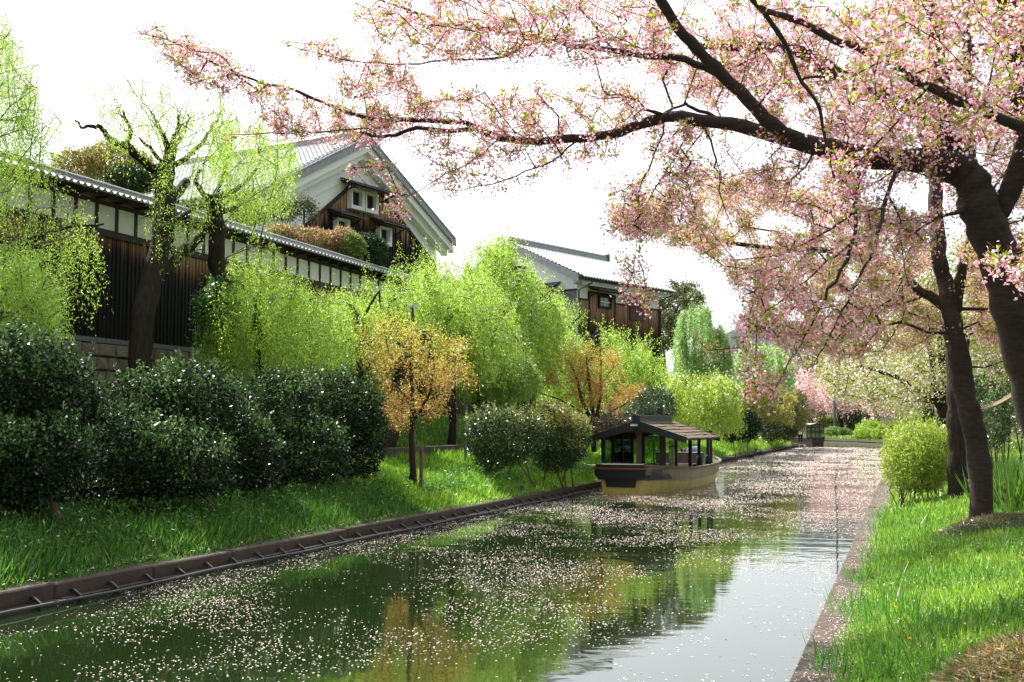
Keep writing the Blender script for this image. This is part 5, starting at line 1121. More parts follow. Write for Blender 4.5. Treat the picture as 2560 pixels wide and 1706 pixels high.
# ---- middle willows, massed on the slope
def willow(label, base, x, top_pts, polys, d0, d1, n, C_n, ln, nl, cols=WIL, w=WILW, L=.082, Wd=.023, extra=0, r=.28, up=False):
    b = at(base[0], base[1], x=x); tr_ = [np.array([b[0], b[1], float(zl(x, b[1]))-.2]), b+np.array([0, 0, .5])]+[at(p[0], p[1], x=x) for p in top_pts]
    limbs = [(tr_, r, r*.55, 4, .03)]; P_ = []
    for pl in polys:
        for e in region(D(pl), (d0*2+d1)/3, (d0+d1)/2, 6): limbs.append(([tr_[-1], tr_[-1]*.55+e*.45+np.array([0, 0, .5])+R.normal(size=3)*.3, e], r*.42, r*.10, 4, .05))
    for pl in polys: P_ += region(D(pl), d0, d1, n//len(polys), 14)
    def ff(s, cd, tips):
        C, ax = s.along(int(C_n*.8), .03); strands(cd, C, ax, ln, int(nl*1.35), L, Wd, cols, w, .35)
        tp = s.P[np.array(tips)]
        if extra: leafcloud(cd, np.concatenate([tp, C]), int(extra*.8), .2, L*.9, Wd*1.1, cols, w)
        if up:
            k = len(tp); cdn = 26; t = R.random((k, cdn, 1)); dirs = unit(R.normal(size=(k, 3))*.45+np.array([0, 0, 1.0])); q = (tp[:, None]+dirs[:, None]*t*.8+R.normal(size=(k, cdn, 3))*.04).reshape(-1, 3)
            cd.add(q, rvec(len(q))+np.repeat(dirs, cdn, 0), rvec(len(q)), L*.8, Wd, pal(cols, len(q), w))
    return tree('willow_tree', label, 'willow', 'willows massed below the storehouses', limbs, P_, M_BARKW, ff, 'foliage', M_WILLOW, .009, .42, .12, .18, .7)
willow('rounded light green willow above the first orange maple', (1195, 950), -15.6, [(1200, 880), (1230, 820), (1160, 790)], [[(820, 650), (880, 590), (940, 570), (1000, 590), (1080, 610), (1170, 680), (1200, 800), (1160, 860), (1060, 850), (1050, 780), (950, 750), (840, 760)]], 38, 45, 420, 3000, .9, 18, extra=12000, up=True)
willow('tallest willow with feathery tips between the two storehouses', (1290, 960), -16.6, [(1300, 880), (1330, 800), (1290, 740)], [[(1060, 590), (1090, 560), (1150, 530), (1200, 570), (1240, 640), (1290, 700), (1310, 780), (1290, 860), (1140, 860), (1080, 760)]], 46, 53, 400, 2800, 1.0, 18, extra=11000, up=True, L=.12, Wd=.032)
willow('broad willow in front of the smaller storehouse', (1500, 990), -15.8, [(1495, 920), (1480, 860)], [[(1240, 830), (1310, 770), (1400, 745), (1480, 780), (1560, 850), (1590, 910), (1560, 960), (1480, 960), (1330, 950), (1230, 930)]], 55, 62, 460, 2800, .8, 16, extra=12000, up=True, L=.13, Wd=.035)
willow('low willow right of the second orange maple, drooping toward the boat', (1775, 1060), -13.2, [(1772, 1000), (1768, 950)], [[(1490, 900), (1560, 850), (1640, 860), (1700, 900), (1700, 960), (1600, 960), (1500, 950)]], 50, 57, 300, 2600, .9, 18, WILY, None, extra=9000, L=.13, Wd=.036)
willow('domed weeping willow behind the dark pine', (1745, 930), -19, [(1745, 880), (1750, 830)], [[(1545, 740), (1580, 695), (1620, 690), (1660, 740), (1680, 800), (1660, 830), (1560, 830)]], 78, 86, 200, 2000, 2.2, 24, [(.22, .38, .10), (.28, .44, .12)], None, extra=5000, L=.18, Wd=.05)
willow('pale distant willow below the far grey building', (1850, 1010), -17, [(1850, 950), (1850, 900)], [[(1680, 800), (1720, 780), (1800, 790), (1830, 840), (1800, 880), (1690, 880)]], 95, 108, 200, 2000, 2.2, 20, [(.34, .50, .16), (.30, .46, .14)], None, extra=5000, L=.24, Wd=.07)
willow('shaded low willow between the two orange maples', (1265, 1000), -14.8, [(1265, 940), (1262, 900)], [[(1110, 840), (1160, 810), (1220, 820), (1240, 870), (1200, 900), (1130, 890)]], 41, 45, 130, 1500, .7, 16, [(.22, .36, .06), (.28, .42, .06)], None, extra=4000, L=.10, Wd=.026, r=.14)
willow('small willow left of the orange maple, before the wall end', (900, 960), -16.2, [(905, 880), (900, 800)], [[(740, 700), (800, 660), (880, 680), (880, 790), (800, 810), (750, 780)]], 36, 41, 200, 1700, .8, 16, extra=6000, L=.10, Wd=.026, r=.14)
willow('drooping willow filling the slope behind the first orange maple', (1130, 1000), -15.2, [(1130, 940), (1128, 900)], [[(1000, 730), (1060, 710), (1120, 720), (1140, 780), (1130, 850), (1080, 880), (1020, 860)]], 42, 47, 260, 2800, .9, 18, extra=6000, r=.15)
willow('leafy willow sapling left of the dark leaning trunk', (920, 1010), -15.4, [(920, 960), (922, 900)], [[(790, 780), (860, 760), (900, 800), (900, 870), (840, 880), (790, 850)]], 37, 40, 90, 1000, .7, 16, extra=3000, r=.08)
# gnarled dark trunks standing in the middle
for (pts, x, r, lab) in (([(955, 1160), (975, 1060), (1000, 960), (1015, 880), (1060, 840)], -15.2, .36, 'thick leaning dark willow trunk behind the young orange maple'),
                         ([(1205, 960), (1215, 890), (1250, 830), (1290, 790)], -15.9, .22, 'gnarled dark willow trunk above the bright green path edge'),
                         ([(1330, 960), (1345, 900), (1375, 860), (1400, 830)], -16.3, .20, 'forked dark willow trunk left of the second orange maple')):
    p0 = at(pts[0][0], pts[0][1], x=x); q = [np.array([p0[0], p0[1], float(zl(x, p0[1]))-.15])]+[at(a, b, x=x) for a, b in pts]
    s = Skel(); s.limb(q, r, r*.6, 4, .04); e = q[-1]
    s.limb([q[-2], e+np.array([.5, .3, .3]), e+np.array([1.0, .6, .9])], r*.5, r*.2, 4, .04); s.limb([q[-2], e+np.array([-.6, .3, .5]), e+np.array([-1.0, .6, 1.2])], r*.5, r*.2, 4, .04)
    root = empty('willow_tree', q[0]); tag(root, lab, 'willow'); s.meshes(root, q[0], M_BARKW, M_BARKT)
    cd = Cards(); C = np.array(ellips(e+np.array([0, .5, 1.0]), (1.4, 1.2, .9), 260)); strands(cd, C, rvec(260), .7, 14, .09, .024, WIL, WILW, .2); cd.build('foliage', M_WILLOW, root, q[0])

# ---- orange maples
MAP = [(.54, .27, .06), (.48, .32, .06), (.42, .42, .07), (.50, .18, .05)]
def maple(label, limbs, polys, d0, d1, n, nc, wts, gr, lw=.055, wg=(4, 4, 3)):
    P_ = []
    for pl, k in polys: P_ += region(D(pl), d0, d1, int(k*.95), 30)
    def ff(s, cd, tips):
        C, ax = s.along(nc//4, .012); h = (C[:, 2]-C[:, 2].min())/(np.ptp(C[:, 2])+1e-6); hi = h+R.normal(size=len(h))*.16 > .58; leafcloud(cd, C[hi], int(nc*hi.mean()*.95), .10, lw, lw*.55, [(.44, .42, .06), (.36, .46, .05), (.50, .34, .05)], wg, 0); leafcloud(cd, C[~hi], int(nc*(1-hi.mean())*.95), .10, lw, lw*.55, MAP, wts, 0)
    return tree('maple_tree', label, 'maple', 'orange maples on the left bank', limbs, P_, M_BARK, ff, 'foliage', M_MAPLE, .005, .42, .07, .3, .4, ground=gr)
m1b = at(1030, 1200, z=.85); gz1 = float(zl(m1b[0], m1b[1]))
d1_ = float(np.dot(m1b-CAM, fw)); print('maple1', m1b, d1_, gz1)
m1, _ = maple('young orange maple tied to two wooden stakes', [(W([(1030, 1200), (1030, 1120), (1031, 1050), (1030, 990), (1026, 900), (1028, 830)], d1_), .085, .03, 4, .01),
   (W([(1035, 1050), (1060, 1010), (1075, 980), (1085, 900)], d1_, d1_-.4), .05, .02, 4, .01), (W([(1031, 1030), (1010, 985), (985, 960), (965, 930)], d1_, d1_+.4), .03, .015, 4, .01), (W([(1036, 1045), (1070, 1035), (1110, 1015)], d1_), .02, .01, 4, .01)],
   [([(800, 770), (860, 730), (950, 725), (960, 800), (900, 880), (850, 860)], 120), ([(940, 740), (1040, 740), (1085, 800), (1090, 880), (1010, 900), (950, 860)], 130), ([(860, 880), (960, 860), (1060, 900), (1040, 960), (940, 975), (880, 940)], 70), ([(880, 930), (940, 930), (930, 985), (890, 980)], 30)], d1_-1.8, d1_+1.8, 300, 15000, [4, 4, 3.5, 1.5], gz1)
for (px, hh, off) in ((1052, 1.15, 0), (1040, 1.5, .15)):
    b = at(px, 1190, d=d1_-.1+off); g0 = float(zl(b[0], b[1])); o = MB().bar((0, 0, -.1), (.02 if off == 0 else -.08, 0, hh), .075, .075).build('wooden_stake', M_POST); o.location = (b[0], b[1], g0)
    tag(o, 'wooden support stake right of the young maple trunk' if off == 0 else 'wooden support stake pressed against the young maple trunk', 'stake')
b2 = at(1478, 1075, x=-12.3); g2 = float(zl(-12.3, b2[1])); dd = float(np.dot(b2-CAM, fw)); print('maple2', b2, dd)
maple('wide spreading orange maple behind the rounded hedge', [(W([(1486, 1130), (1484, 1060), (1478, 1000), (1470, 930), (1466, 880)], dd), .12, .04, 4, .01), (W([(1484, 1060), (1455, 1000), (1440, 940), (1420, 900)], dd), .09, .03, 4, .01),
   (W([(1486, 1060), (1500, 1000), (1502, 920), (1500, 870)], dd), .08, .03, 4, .01), (W([(1486, 1070), (1530, 1030), (1580, 1000), (1620, 985)], dd), .05, .02, 4, .01), (W([(1470, 1040), (1400, 1000), (1340, 980)], dd), .04, .015, 4, .01)],
   [([(1230, 880), (1270, 800), (1350, 775), (1420, 800), (1440, 870), (1340, 900)], 260), ([(1380, 880), (1500, 890), (1520, 950), (1440, 970), (1300, 950), (1260, 920)], 180)], dd-2.4, dd+2.4, 400, 24000, [5, 3, 1, 3.5], g2, .06, (1.2, 1, 5))
willow('golden shrub-like maple right of the low willow', (1905, 1050), -12.8, [(1905, 1000), (1905, 980)], [[(1690, 900), (1740, 870), (1800, 880), (1830, 920), (1820, 960), (1740, 950), (1690, 930)]], 74, 84, 160, 1500, .4, 10, [(.34, .30, .06), (.40, .34, .07), (.28, .32, .06)], None, extra=6000, L=.15, Wd=.06, r=.12)

# ---- evergreen tree behind storehouse B
willow('dark layered pine tree at the corner of the smaller storehouse', (1660, 920), -21, [(1655, 850), (1650, 780)], [[(1500, 680), (1540, 640), (1600, 650), (1620, 690), (1560, 720), (1560, 790), (1510, 790)]], 88, 95, 200, 1500, .5, 8, [(.06, .10, .03), (.10, .13, .04), (.16, .15, .05)], None, extra=11000, L=.22, Wd=.08, r=.3)

# ---- hedges and shrubs
CAMC = [(.010, .026, .007), (.017, .040, .009), (.007, .017, .006), (.05, .11, .02)]; CAMW = [4, 3, 3, 1]; CAMLIT = ([(.10, .20, .05), (.16, .26, .08), (.04, .10, .02)], .4)  # sunlit glints put into the colour of the upper camellia leaves
def shrub(label, cat, lobes, n, L, Wd, cols, w, m, group=None, stems=6, base=None, name='shrub', lit_or_new_top=None, dens=.17, srad=.03):
    """lobes: (centre, (rx, ry, rz)); leaves fill a lumpy shell, dark stems below"""
    c0 = np.array(lobes[0][0]); b = base if base is not None else np.array([c0[0], c0[1], float(zl(c0[0], c0[1]))])
    root = empty(name, b); tag(root, label, cat, group); cd = Cards(); vol = np.array([r[0]*r[1]+r[1]*r[2]+r[0]*r[2] for c, r in lobes]); ks = (n*vol/vol.sum()).astype(int)
    for (c, r), k in zip(lobes, ks):
        v = rvec(k); rad = R.random((k, 1))**dens
        bump = 1+.10*np.sin(v[:, :1]*7+c[0])*np.sin(v[:, 1:2]*8+c[1])+.08*np.sin(v[:, 2:3]*11+v[:, :1]*5)+.05*R.normal(size=(k, 1))
        v2 = v*rad*bump; q = np.array(c)+rt*v2[:, :1]*r[0]+np.array([fw[0], fw[1], 0])*v2[:, 1:2]*r[1]+np.array([0, 0, 1.])*v2[:, 2:]*r[2]
        q[:, 2] = np.maximum(q[:, 2], b[2]+.12+.25*R.random(k)); nv = unit(v*.9+R.normal(size=(k, 3))*.75); a = np.cross(nv, rvec(k))+np.array([0, 0, .25])
        C_ = pal(cols, k, w)
        if lit_or_new_top is not None:
            mk_ = (v[:, 2] > .1) & (rad[:, 0] > .86) & (R.random(k) < lit_or_new_top[1]); C_[mk_] = pal(lit_or_new_top[0], int(mk_.sum()))
        cd.add(q, a, nv, L*(.6+.7*R.random(k)), Wd*(.8+.4*R.random(k)), C_)
        ks2 = int(34*r[0]*2); tp = rvec(ks2); tp[:, 2] = np.abs(tp[:, 2])*.8+.25; tp = unit(tp); base_ = np.array(c)+rt*tp[:, :1]*r[0]+np.array([fw[0], fw[1], 0])*tp[:, 1:2]*r[1]+np.array([0, 0, 1.])*tp[:, 2:]*r[2]
        for _j in range(ks2 if L < .1 and ks2 else 0):
            t_ = R.random((16, 1)); dr_ = unit((tp[_j]*.5+np.array([0, 0, .8])+R.normal(size=3)*.3)[None]); q_ = base_[_j]-dr_*.1+dr_*t_*random.uniform(.15, .42)+R.normal(size=(16, 3))*.02; cd.add(q_, rvec(16)+dr_, rvec(16), L*.9, Wd, pal(lit_or_new_top[0] if lit_or_new_top else cols, 16))
    cd.build('foliage', m, root, b); mb = MB()
    for c, r in lobes:
        for _ in range(max(1, stems//len(lobes))):
            p = np.array(c)+rt*random.uniform(-.7, .7)*r[0]; p[2] = b[2]-.1; q = np.array(c)+rt*random.uniform(-.5, .5)*r[0]+np.array([0, 0, random.uniform(-.1, .4)*r[2]])
            mb.tube([p-b, (p+q)/2-b+R.normal(size=3)*.06, q-b], [srad, srad*.75, srad*.4], 6)
    mb.build('stems', M_BARKT, root, True)['kind'] = 'stuff'; return root
def lobe(px, py, d, rx, rz, ry=None): return (at(px, py, d=d), ((rx*d/F), (ry if ry is not None else rx*d/F), (rz*d/F)))
shrub('leftmost tall dark camellia bush with glinting leaves', 'bush', [lobe(-40, 960, 17.2, 170, 150, .8), lobe(90, 1000, 17.6, 130, 160, .75), lobe(60, 1150, 17, 170, 130, .8), lobe(-60, 1170, 16.5, 150, 130, .8)], 34000, .075, .038, CAMC, CAMW, M_CAM, 'camellia hedge along the left bank', 16, lit_or_new_top=CAMLIT)
shrub('wide dark camellia bush, second from the left edge', 'bush', [lobe(360, 1040, 21, 140, 110, .85), lobe(480, 1010, 21.6, 130, 110, .85), lobe(280, 1150, 19.5, 160, 130, .9), lobe(430, 1170, 20, 160, 110, .9), lobe(570, 1120, 22.5, 100, 120, .85)], 40000, .075, .038, CAMC, CAMW, M_CAM, 'camellia hedge along the left bank', 18, lit_or_new_top=CAMLIT)
shrub('dark camellia bush at the right end of the hedge, beside the young maple', 'bush', [lobe(700, 1030, 25.5, 110, 105, .85), lobe(850, 1030, 27, 110, 100, .85), lobe(740, 1140, 25, 130, 105, .9), lobe(890, 1110, 27.5, 75, 100, .8), lobe(620, 1150, 23, 90, 105, .8)], 38000, .078, .04, CAMC, CAMW, M_CAM, 'camellia hedge along the left bank', 14, lit_or_new_top=CAMLIT)
shrub('small camellia sapling poking up behind the hedge', 'bush', [lobe(175, 1010, 19, 70, 60, .5)], 5000, .075, .038, CAMC, CAMW, M_CAM, 'camellia hedge along the left bank', 2)
MIDC = [(.035, .08, .02), (.05, .10, .025), (.02, .05, .014)]
shrub('rounded dark green hedge bush with pale olive top leaves left of the boat', 'bush', [lobe(1235, 1080, 33.5, 75, 62, .9), lobe(1300, 1090, 34.5, 70, 65, .9), lobe(1240, 1130, 33.5, 65, 45, .8)], 20000, .07, .036, MIDC, None, M_CAM, None, 9, lit_or_new_top=([(.30, .30, .08), (.20, .26, .08)], .3))
shrub('rounded hedge bush with orange new leaves next to the boat', 'bush', [lobe(1375, 1075, 36, 65, 70, .9), lobe(1430, 1095, 37, 50, 62, .9), lobe(1390, 1130, 36, 65, 50, .8)], 20000, .07, .036, MIDC, None, M_SHRUB, None, 8, lit_or_new_top=([(.50, .28, .06), (.42, .36, .08), (.22, .28, .06), (.10, .16, .04)], .6))
shrub('grey leaved camellia behind the boat roof', 'bush', [lobe(1640, 1020, 46, 50, 50, .8), lobe(1610, 1040, 45, 50, 30, .8)], 9000, .08, .045, [(.10, .16, .08), (.06, .11, .05)], None, M_CAM, None, 3)
shrub('dark shrub low between maple and boat roof', 'bush', [lobe(1540, 1070, 42, 60, 32, .8)], 6000, .08, .04, [(.05, .07, .03), (.16, .11, .06)], None, M_CAM, None, 3)
shrub('blackish green bush at the water past the boat', 'bush', [lobe(1865, 1065, 70, 38, 40, 1.2), lobe(1830, 1080, 66, 25, 26, 1)], 8000, .12, .07, CAMC, None, M_CAM, None, 3)
shrub('tall dark evergreen bush overhanging the left bank near the far boat', 'bush', [lobe(1942, 1020, 100, 40, 50, 2), lobe(1965, 1060, 104, 35, 42, 2), lobe(1925, 1070, 96, 28, 36, 1.5), lobe(1968, 1015, 108, 24, 36, 2)], 16000, .17, .10, [(.04, .07, .02), (.07, .10, .03), (.14, .16, .05)], None, M_SHRUB, None, 4)
willow('tall bush of olive spring leaves above the dark evergreen bush', (1960, 1060), -13, [(1958, 1030), (1956, 1000)], [[(1740, 930), (1790, 890), (1840, 900), (1870, 940), (1850, 980), (1760, 970)]], 97, 108, 120, 900, .4, 8, [(.26, .26, .07), (.32, .28, .08)], None, extra=6000, L=.2, Wd=.09, r=.14)
# garden behind the timber wall
def gsh(label, px, py, d, rx, rz, n, cols, L=.10, m=M_SHRUB, lob=None):
    lb = [lobe(px, py, d, rx, rz)]+([lobe(*q) for q in lob] if lob else []); c = lb[0][0]; shrub(label, 'bush', lb, n, L, L*.5, cols, None, m, None, 3, np.array([c[0], c[1], 2.8]))
gsh('reddish orange new-leaved bush above the wall below the gable', 770, 606, 47, 85, 34, 13000, [(.50, .24, .13), (.55, .32, .18), (.26, .28, .08), (.12, .17, .05)], .11, M_SHRUB, [(860, 606, 47, 40, 38), (700, 590, 46, 40, 30)])
gsh('dark glossy green bush between the red bush and the small window', 925, 628, 48, 42, 42, 9000, [(.03, .07, .03), (.05, .10, .03)], .12, M_CAM)
gsh('yellow green bush right of the red garden bush', 885, 620, 46.5, 28, 36, 4500, [(.24, .30, .08), (.16, .24, .06)], .10)
gsh('olive and orange tree top behind the wall between left willow and pollard', 290, 410, 36, 85, 52, 13000, [(.36, .28, .07), (.24, .24, .06), (.12, .18, .05), (.42, .26, .08)], .10, M_SHRUB, [(190, 420, 35, 60, 45), (350, 440, 36, 50, 50)])
gsh('green bush behind the wall right of the second pollard', 620, 530, 42, 50, 34, 6000, [(.30, .24, .09), (.16, .24, .06)], .10)
gsh('dark evergreen below the second pollard roofline', 330, 450, 35, 60, 34, 6000, [(.03, .06, .02), (.06, .10, .03)], .10, M_CAM)
for (px, py, lab) in ((760, 520, 'small tufted tree against the white gable wall'), (704, 530, 'thin leafy sapling at the left corner of the gable wall')):
    b = at(px, py+60, d=48.5); q = [np.array([b[0], b[1], 2.8]), at(px, py+60, d=48.5), at(px, py+10, d=48.5)]
    pts = [at(px+dx, py+dy, d=48.5) for dx, dy in ((-22, -5), (-10, -18), (12, -16), (24, 0), (2, -4), (-18, 14), (18, 16))]
    tree('garden_tree', lab, 'tree', None, [(q, .06, .03, 4, .01)], pts, M_BARK, lambda s, cd, t: leafcloud(cd, s.P[np.array(t)], 900, .13, .12, .06, [(.30, .26, .10), (.16, .20, .07)]), 'foliage', M_SHRUB, .012, .45)

# right bank bushes
LIME = [(.36, .46, .05), (.28, .40, .05), (.42, .50, .08), (.20, .30, .04)]
def rsh(label, lobes, n, L, cols, m=M_SHRUB, st=8, srad=.02, cat='bush', dens=.17): c = lobes[0][0]; return shrub(label, cat, lobes, n, L, L*.5, cols, None, m, None, st, np.array([c[0], c[1], float(zr(c[0], c[1]))]), dens=dens, srad=srad)
rsh('lime green azalea bush with brown stems at the edge of the right kerb', [lobe(2290, 1130, 24.6, 82, 72, .8), lobe(2335, 1125, 25.2, 50, 60, .6), lobe(2255, 1165, 24, 48, 66, .6), lobe(2305, 1180, 24.3, 62, 55, .6)], 17000, .065, LIME, st=26, srad=.012, dens=.25)
rsh('lime green azalea bush just behind the one on the kerb', [lobe(2268, 1088, 31, 48, 34, .8), lobe(2310, 1090, 32, 48, 30, .8)], 7000, .07, LIME)
mg = [(.30, .44, .05), (.36, .50, .06), (.22, .34, .04)]
def fsh(label, lobes, n, L, cols, m=M_SHRUB): c = lobes[0][0]; return shrub(label, 'bush', lobes, n, L, L*.6, cols, None, m, None, 3, np.array([c[0], c[1], .8]))
fsh('clipped yellow green mound, larger of the two at the far bend', [lobe(2180, 1080, 112, 40, 30, 2), lobe(2160, 1090, 110, 24, 22, 1.5)], 14000, .14, mg)
fsh('clipped yellow green mound, smaller one in front', [lobe(2212, 1088, 104, 28, 24, 1.5)], 9000, .14, mg)
fsh('shaggy green bush on the far bank right of the far boat', [lobe(2085, 1082, 150, 22, 15, 2), lobe(2110, 1084, 150, 18, 13, 2)], 6000, .2, [(.12, .24, .05), (.18, .30, .06)])
fsh('dark camellia on the far bank between the cherries', [lobe(2140, 1050, 158, 26, 28, 2.5)], 6000, .22, [(.05, .08, .04), (.09, .12, .06)], M_CAM)
fsh('long dark hedge behind the clipped mounds', [lobe(2200, 1045, 150, 40, 18, 2), lobe(2250, 1048, 140, 40, 18, 2)], 7000, .2, [(.05, .07, .04), (.08, .10, .05)], M_CAM)
fsh('bright small bush on the far bank under the pink cherries', [lobe(2062, 1055, 165, 14, 9, 1), lobe(2085, 1053, 165, 12, 9, 1)], 3500, .2, [(.26, .40, .06)])
fsh('mixed green shrubs at the far left end of the bend', [lobe(2015, 1035, 172, 22, 18, 2), lobe(2045, 1030, 175, 22, 16, 2)], 5000, .25, [(.10, .16, .05), (.2, .24, .08)])
rsh('dark camellia bush between the slim cherry and the thick trunk', [lobe(2490, 1050, 27, 26, 70, .6), lobe(2465, 1000, 29, 34, 60, .8)], 9000, .07, [(.09, .15, .05), (.05, .09, .04), (.16, .22, .07)], M_CAM)
rsh('green shrubs behind the thick trunk at the right edge', [lobe(2590, 980, 30, 80, 110, 1), lobe(2540, 900, 32, 60, 60, 1)], 9000, .09, [(.12, .18, .05), (.2, .26, .07)], M_SHRUB)
# backdrop woods seen between the right-hand trunks
cd = Cards(); P_ = np.array(region([(2230, 700), (2700, 640), (2700, 1060), (2400, 1080), (2250, 1060)], 48, 75, 700)); leafcloud(cd, P_, 36000, .8, .2, .11, [(.16, .22, .05), (.28, .32, .08), (.45, .34, .26), (.10, .14, .04)], [4, 3, 2, 3])
o = cd.build('woodland', M_SHRUB); tag(o, 'mixed spring woodland behind the trunks on the right bank', 'woodland', None, 'stuff')
cd = Cards(); P_ = np.array(region([(1700, 900), (1980, 930), (1990, 1060), (1800, 1080), (1700, 1060)], 112, 135, 260)); leafcloud(cd, P_, 9000, 1.0, .3, .16, [(.12, .18, .05), (.22, .26, .07), (.3, .28, .08)]); 
P_ = np.array(region([(1980, 985), (2280, 985), (2290, 1050), (1980, 1052)], 190, 240, 400)); leafcloud(cd, P_, 16000, 1.6, .5, .3, [(.12, .16, .06), (.22, .25, .10), (.34, .32, .16)])
o = cd.build('woodland', M_SHRUB); tag(o, 'distant greenery beyond the canal bend', 'woodland', None, 'stuff')
# fence on the right and low stone edge on the far bank
fn = empty('board_fence', (0, 0, 0)); tag(fn, 'dark board fence beyond the clipped mounds', 'fence')
a = at(2200, 1040, d=118); b = at(2370, 1040, d=60); bmf = MB().box(-.4, .4, -.02, .02, .8, 2.9).mesh('board', M_DWOOD); k = int(np.linalg.norm(b-a)/.82)
ang_ = math.atan2(b[1]-a[1], b[0]-a[0]); pieces('board', bmf, [Matrix.Translation((a[0]+(b[0]-a[0])*i/k, a[1]+(b[1]-a[1])*i/k, 0)) @ Matrix.Rotation(ang_, 4, 'Z') for i in range(k)], fn)
o = MB().bar(at(1990, 1062, d=160), at(2100, 1064, d=158), .3, .55).build('stone_wall', mat('brown_stone', (.12, .09, .07), .9, .2)); tag(o, 'low brown wall behind the far boat', 'wall')
cd = Cards(); P_ = np.array(region([(2020, 1040), (2044, 1040), (2044, 1050), (2020, 1050)], 158, 162, 30)); leafcloud(cd, P_, 34, .25, .2, .16, [(.55, .05, .02), (.6, .28, .03)]); o = cd.build('tulips', M_SHRUB); tag(o, 'tiny red and orange flowers on the far bank', 'flowers', None, 'stuff')

# ---- grass
GR = [(.20, .42, .035), (.28, .50, .045), (.36, .52, .06), (.10, .25, .025)]
def grass(name, label, pts, n, H, Wd, cols, w=None, lean=.35, zf=zl, mtl=None, hn=None):
    X, Y = pts; Z = zf(X, Y); P = np.stack([X, Y, Z-.01], 1); n = len(X)
    A = R.normal(size=(n, 3))*lean; A[:, 2] = 1; h = H*(.45+.8*R.random(n))*(hn if hn is not None else 1)
    cd = Cards(); cd.add(P, A, rvec(n), h, Wd*(.6+.8*R.random(n)), pal(cols, n, w, .2)); o = cd.build(name, mtl or M_GRASS); tag(o, label, 'grass', None, 'stuff'); return o
def scat(n, x0, x1, y0, y1, p=1.0, xs=None):
    """more blades near, fewer far"""
    t = R.random(n)**p; Y = y0+(y1-y0)*t; X = x0+(x1-x0)*(R.random(n)); return X, Y
X, Y = scat(135000, -.62, 5.2, 4.5, 24, 1.5); edge = np.clip((X+.72)/.4, .2, 1); grass('grass', 'bright sunlit grass on the near right bank', (X, Y), 0, .125, .0085, GR, [3, 4, 3, 2], .45, zr, hn=edge*(.7+.5*np.clip(vnoise(X, Y, .8, 1)+.4, 0, 1)))
X, Y = scat(20000, -.68, 4, 4.5, 24, 1.4); cl = vnoise(X, Y, .5, 8) > .15; grass('grass', 'longer darker grass blades standing in tufts on the right bank', (X[cl], Y[cl]), 0, .27, .009, [(.07, .22, .03), (.10, .28, .03)], None, .3, zr)
X, Y = scat(60000, -.4, 7, 22, 115, 2.2); grass('grass', 'grass further along the right bank', (X, Y), 0, .15, .022, [(.24, .42, .05), (.30, .46, .06), (.16, .32, .04)], None, .5, zr)
# wild iris / tall grass clumps right of the slim trunk
cd = Cards(); b = at(2535, 1240, d=20); n = 2800; q = np.array([b[0], b[1], 0])+R.normal(size=(n, 3))*np.array([.22, 1.1, 0]); q[:, 2] = zr(q[:, 0], q[:, 1]); A = R.normal(size=(n, 3))*.3; A[:, 2] = 1
cd.add(q, A, rvec(n), .75*(.5+.7*R.random(n)), .028, pal([(.05, .12, .014), (.09, .18, .02)], n)); o = cd.build('tall_grass', M_GRASS); tag(o, 'clump of tall strappy green leaves between the two near trunks', 'tall grass', None, 'stuff')
# left bank
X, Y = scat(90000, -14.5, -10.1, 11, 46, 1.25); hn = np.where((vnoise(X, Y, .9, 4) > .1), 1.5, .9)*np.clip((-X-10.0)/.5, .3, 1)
f_ = Y+1.5*vnoise(X, Y, 1.5, 7) < 25  # near stretch has hedge shade painted into the blade colour, sunlight beyond
grass('grass', 'grass below the camellia hedge with shade put into its darker green', (X[f_], Y[f_]), 0, .26, .018, [(.06, .17, .02), (.09, .22, .024), (.14, .28, .035), (.04, .11, .014)], [3, 3, 2, 2], .45, zl, hn=hn[f_])
grass('grass', 'grass around the young maple and middle hedge with sunlight put into its brighter green', (X[~f_], Y[~f_]), 0, .24, .020, [(.22, .44, .035), (.30, .50, .045), (.14, .30, .03)], None, .45, zl, hn=hn[~f_])
X, Y = scat(26000, -14.5, -10.35, 46, 116, 1.3); grass('grass', 'grass on the left bank past the near boat', (X, Y), 0, .42, .05, GR, None, .4, zl)
X, Y = scat(34000, -20, -14.8, 18, 100, 1.3); grass('grass', 'sunlit grass on the upper path and slope', (X, Y), 0, .22, .035, [(.20, .40, .05), (.26, .44, .06), (.15, .32, .04)], None, .45, zl)
X, Y = R.uniform(-13, 14, 9000), R.uniform(118, 170, 9000)
kk = [(a, b) for a, b in zip(X, Y) if (a > -.4 or b > np.interp(-a, [0, 1.4, 5, 11, 30], [118, 127, 139, 153, 167])+.8)]; X, Y = map(np.array, zip(*kk))
grass('grass', 'grass strip on the far bank', (X, Y), 0, .5, .09, [(.16, .32, .05), (.24, .40, .07)], None, .4, lambda X, Y: np.full(len(X), .5))
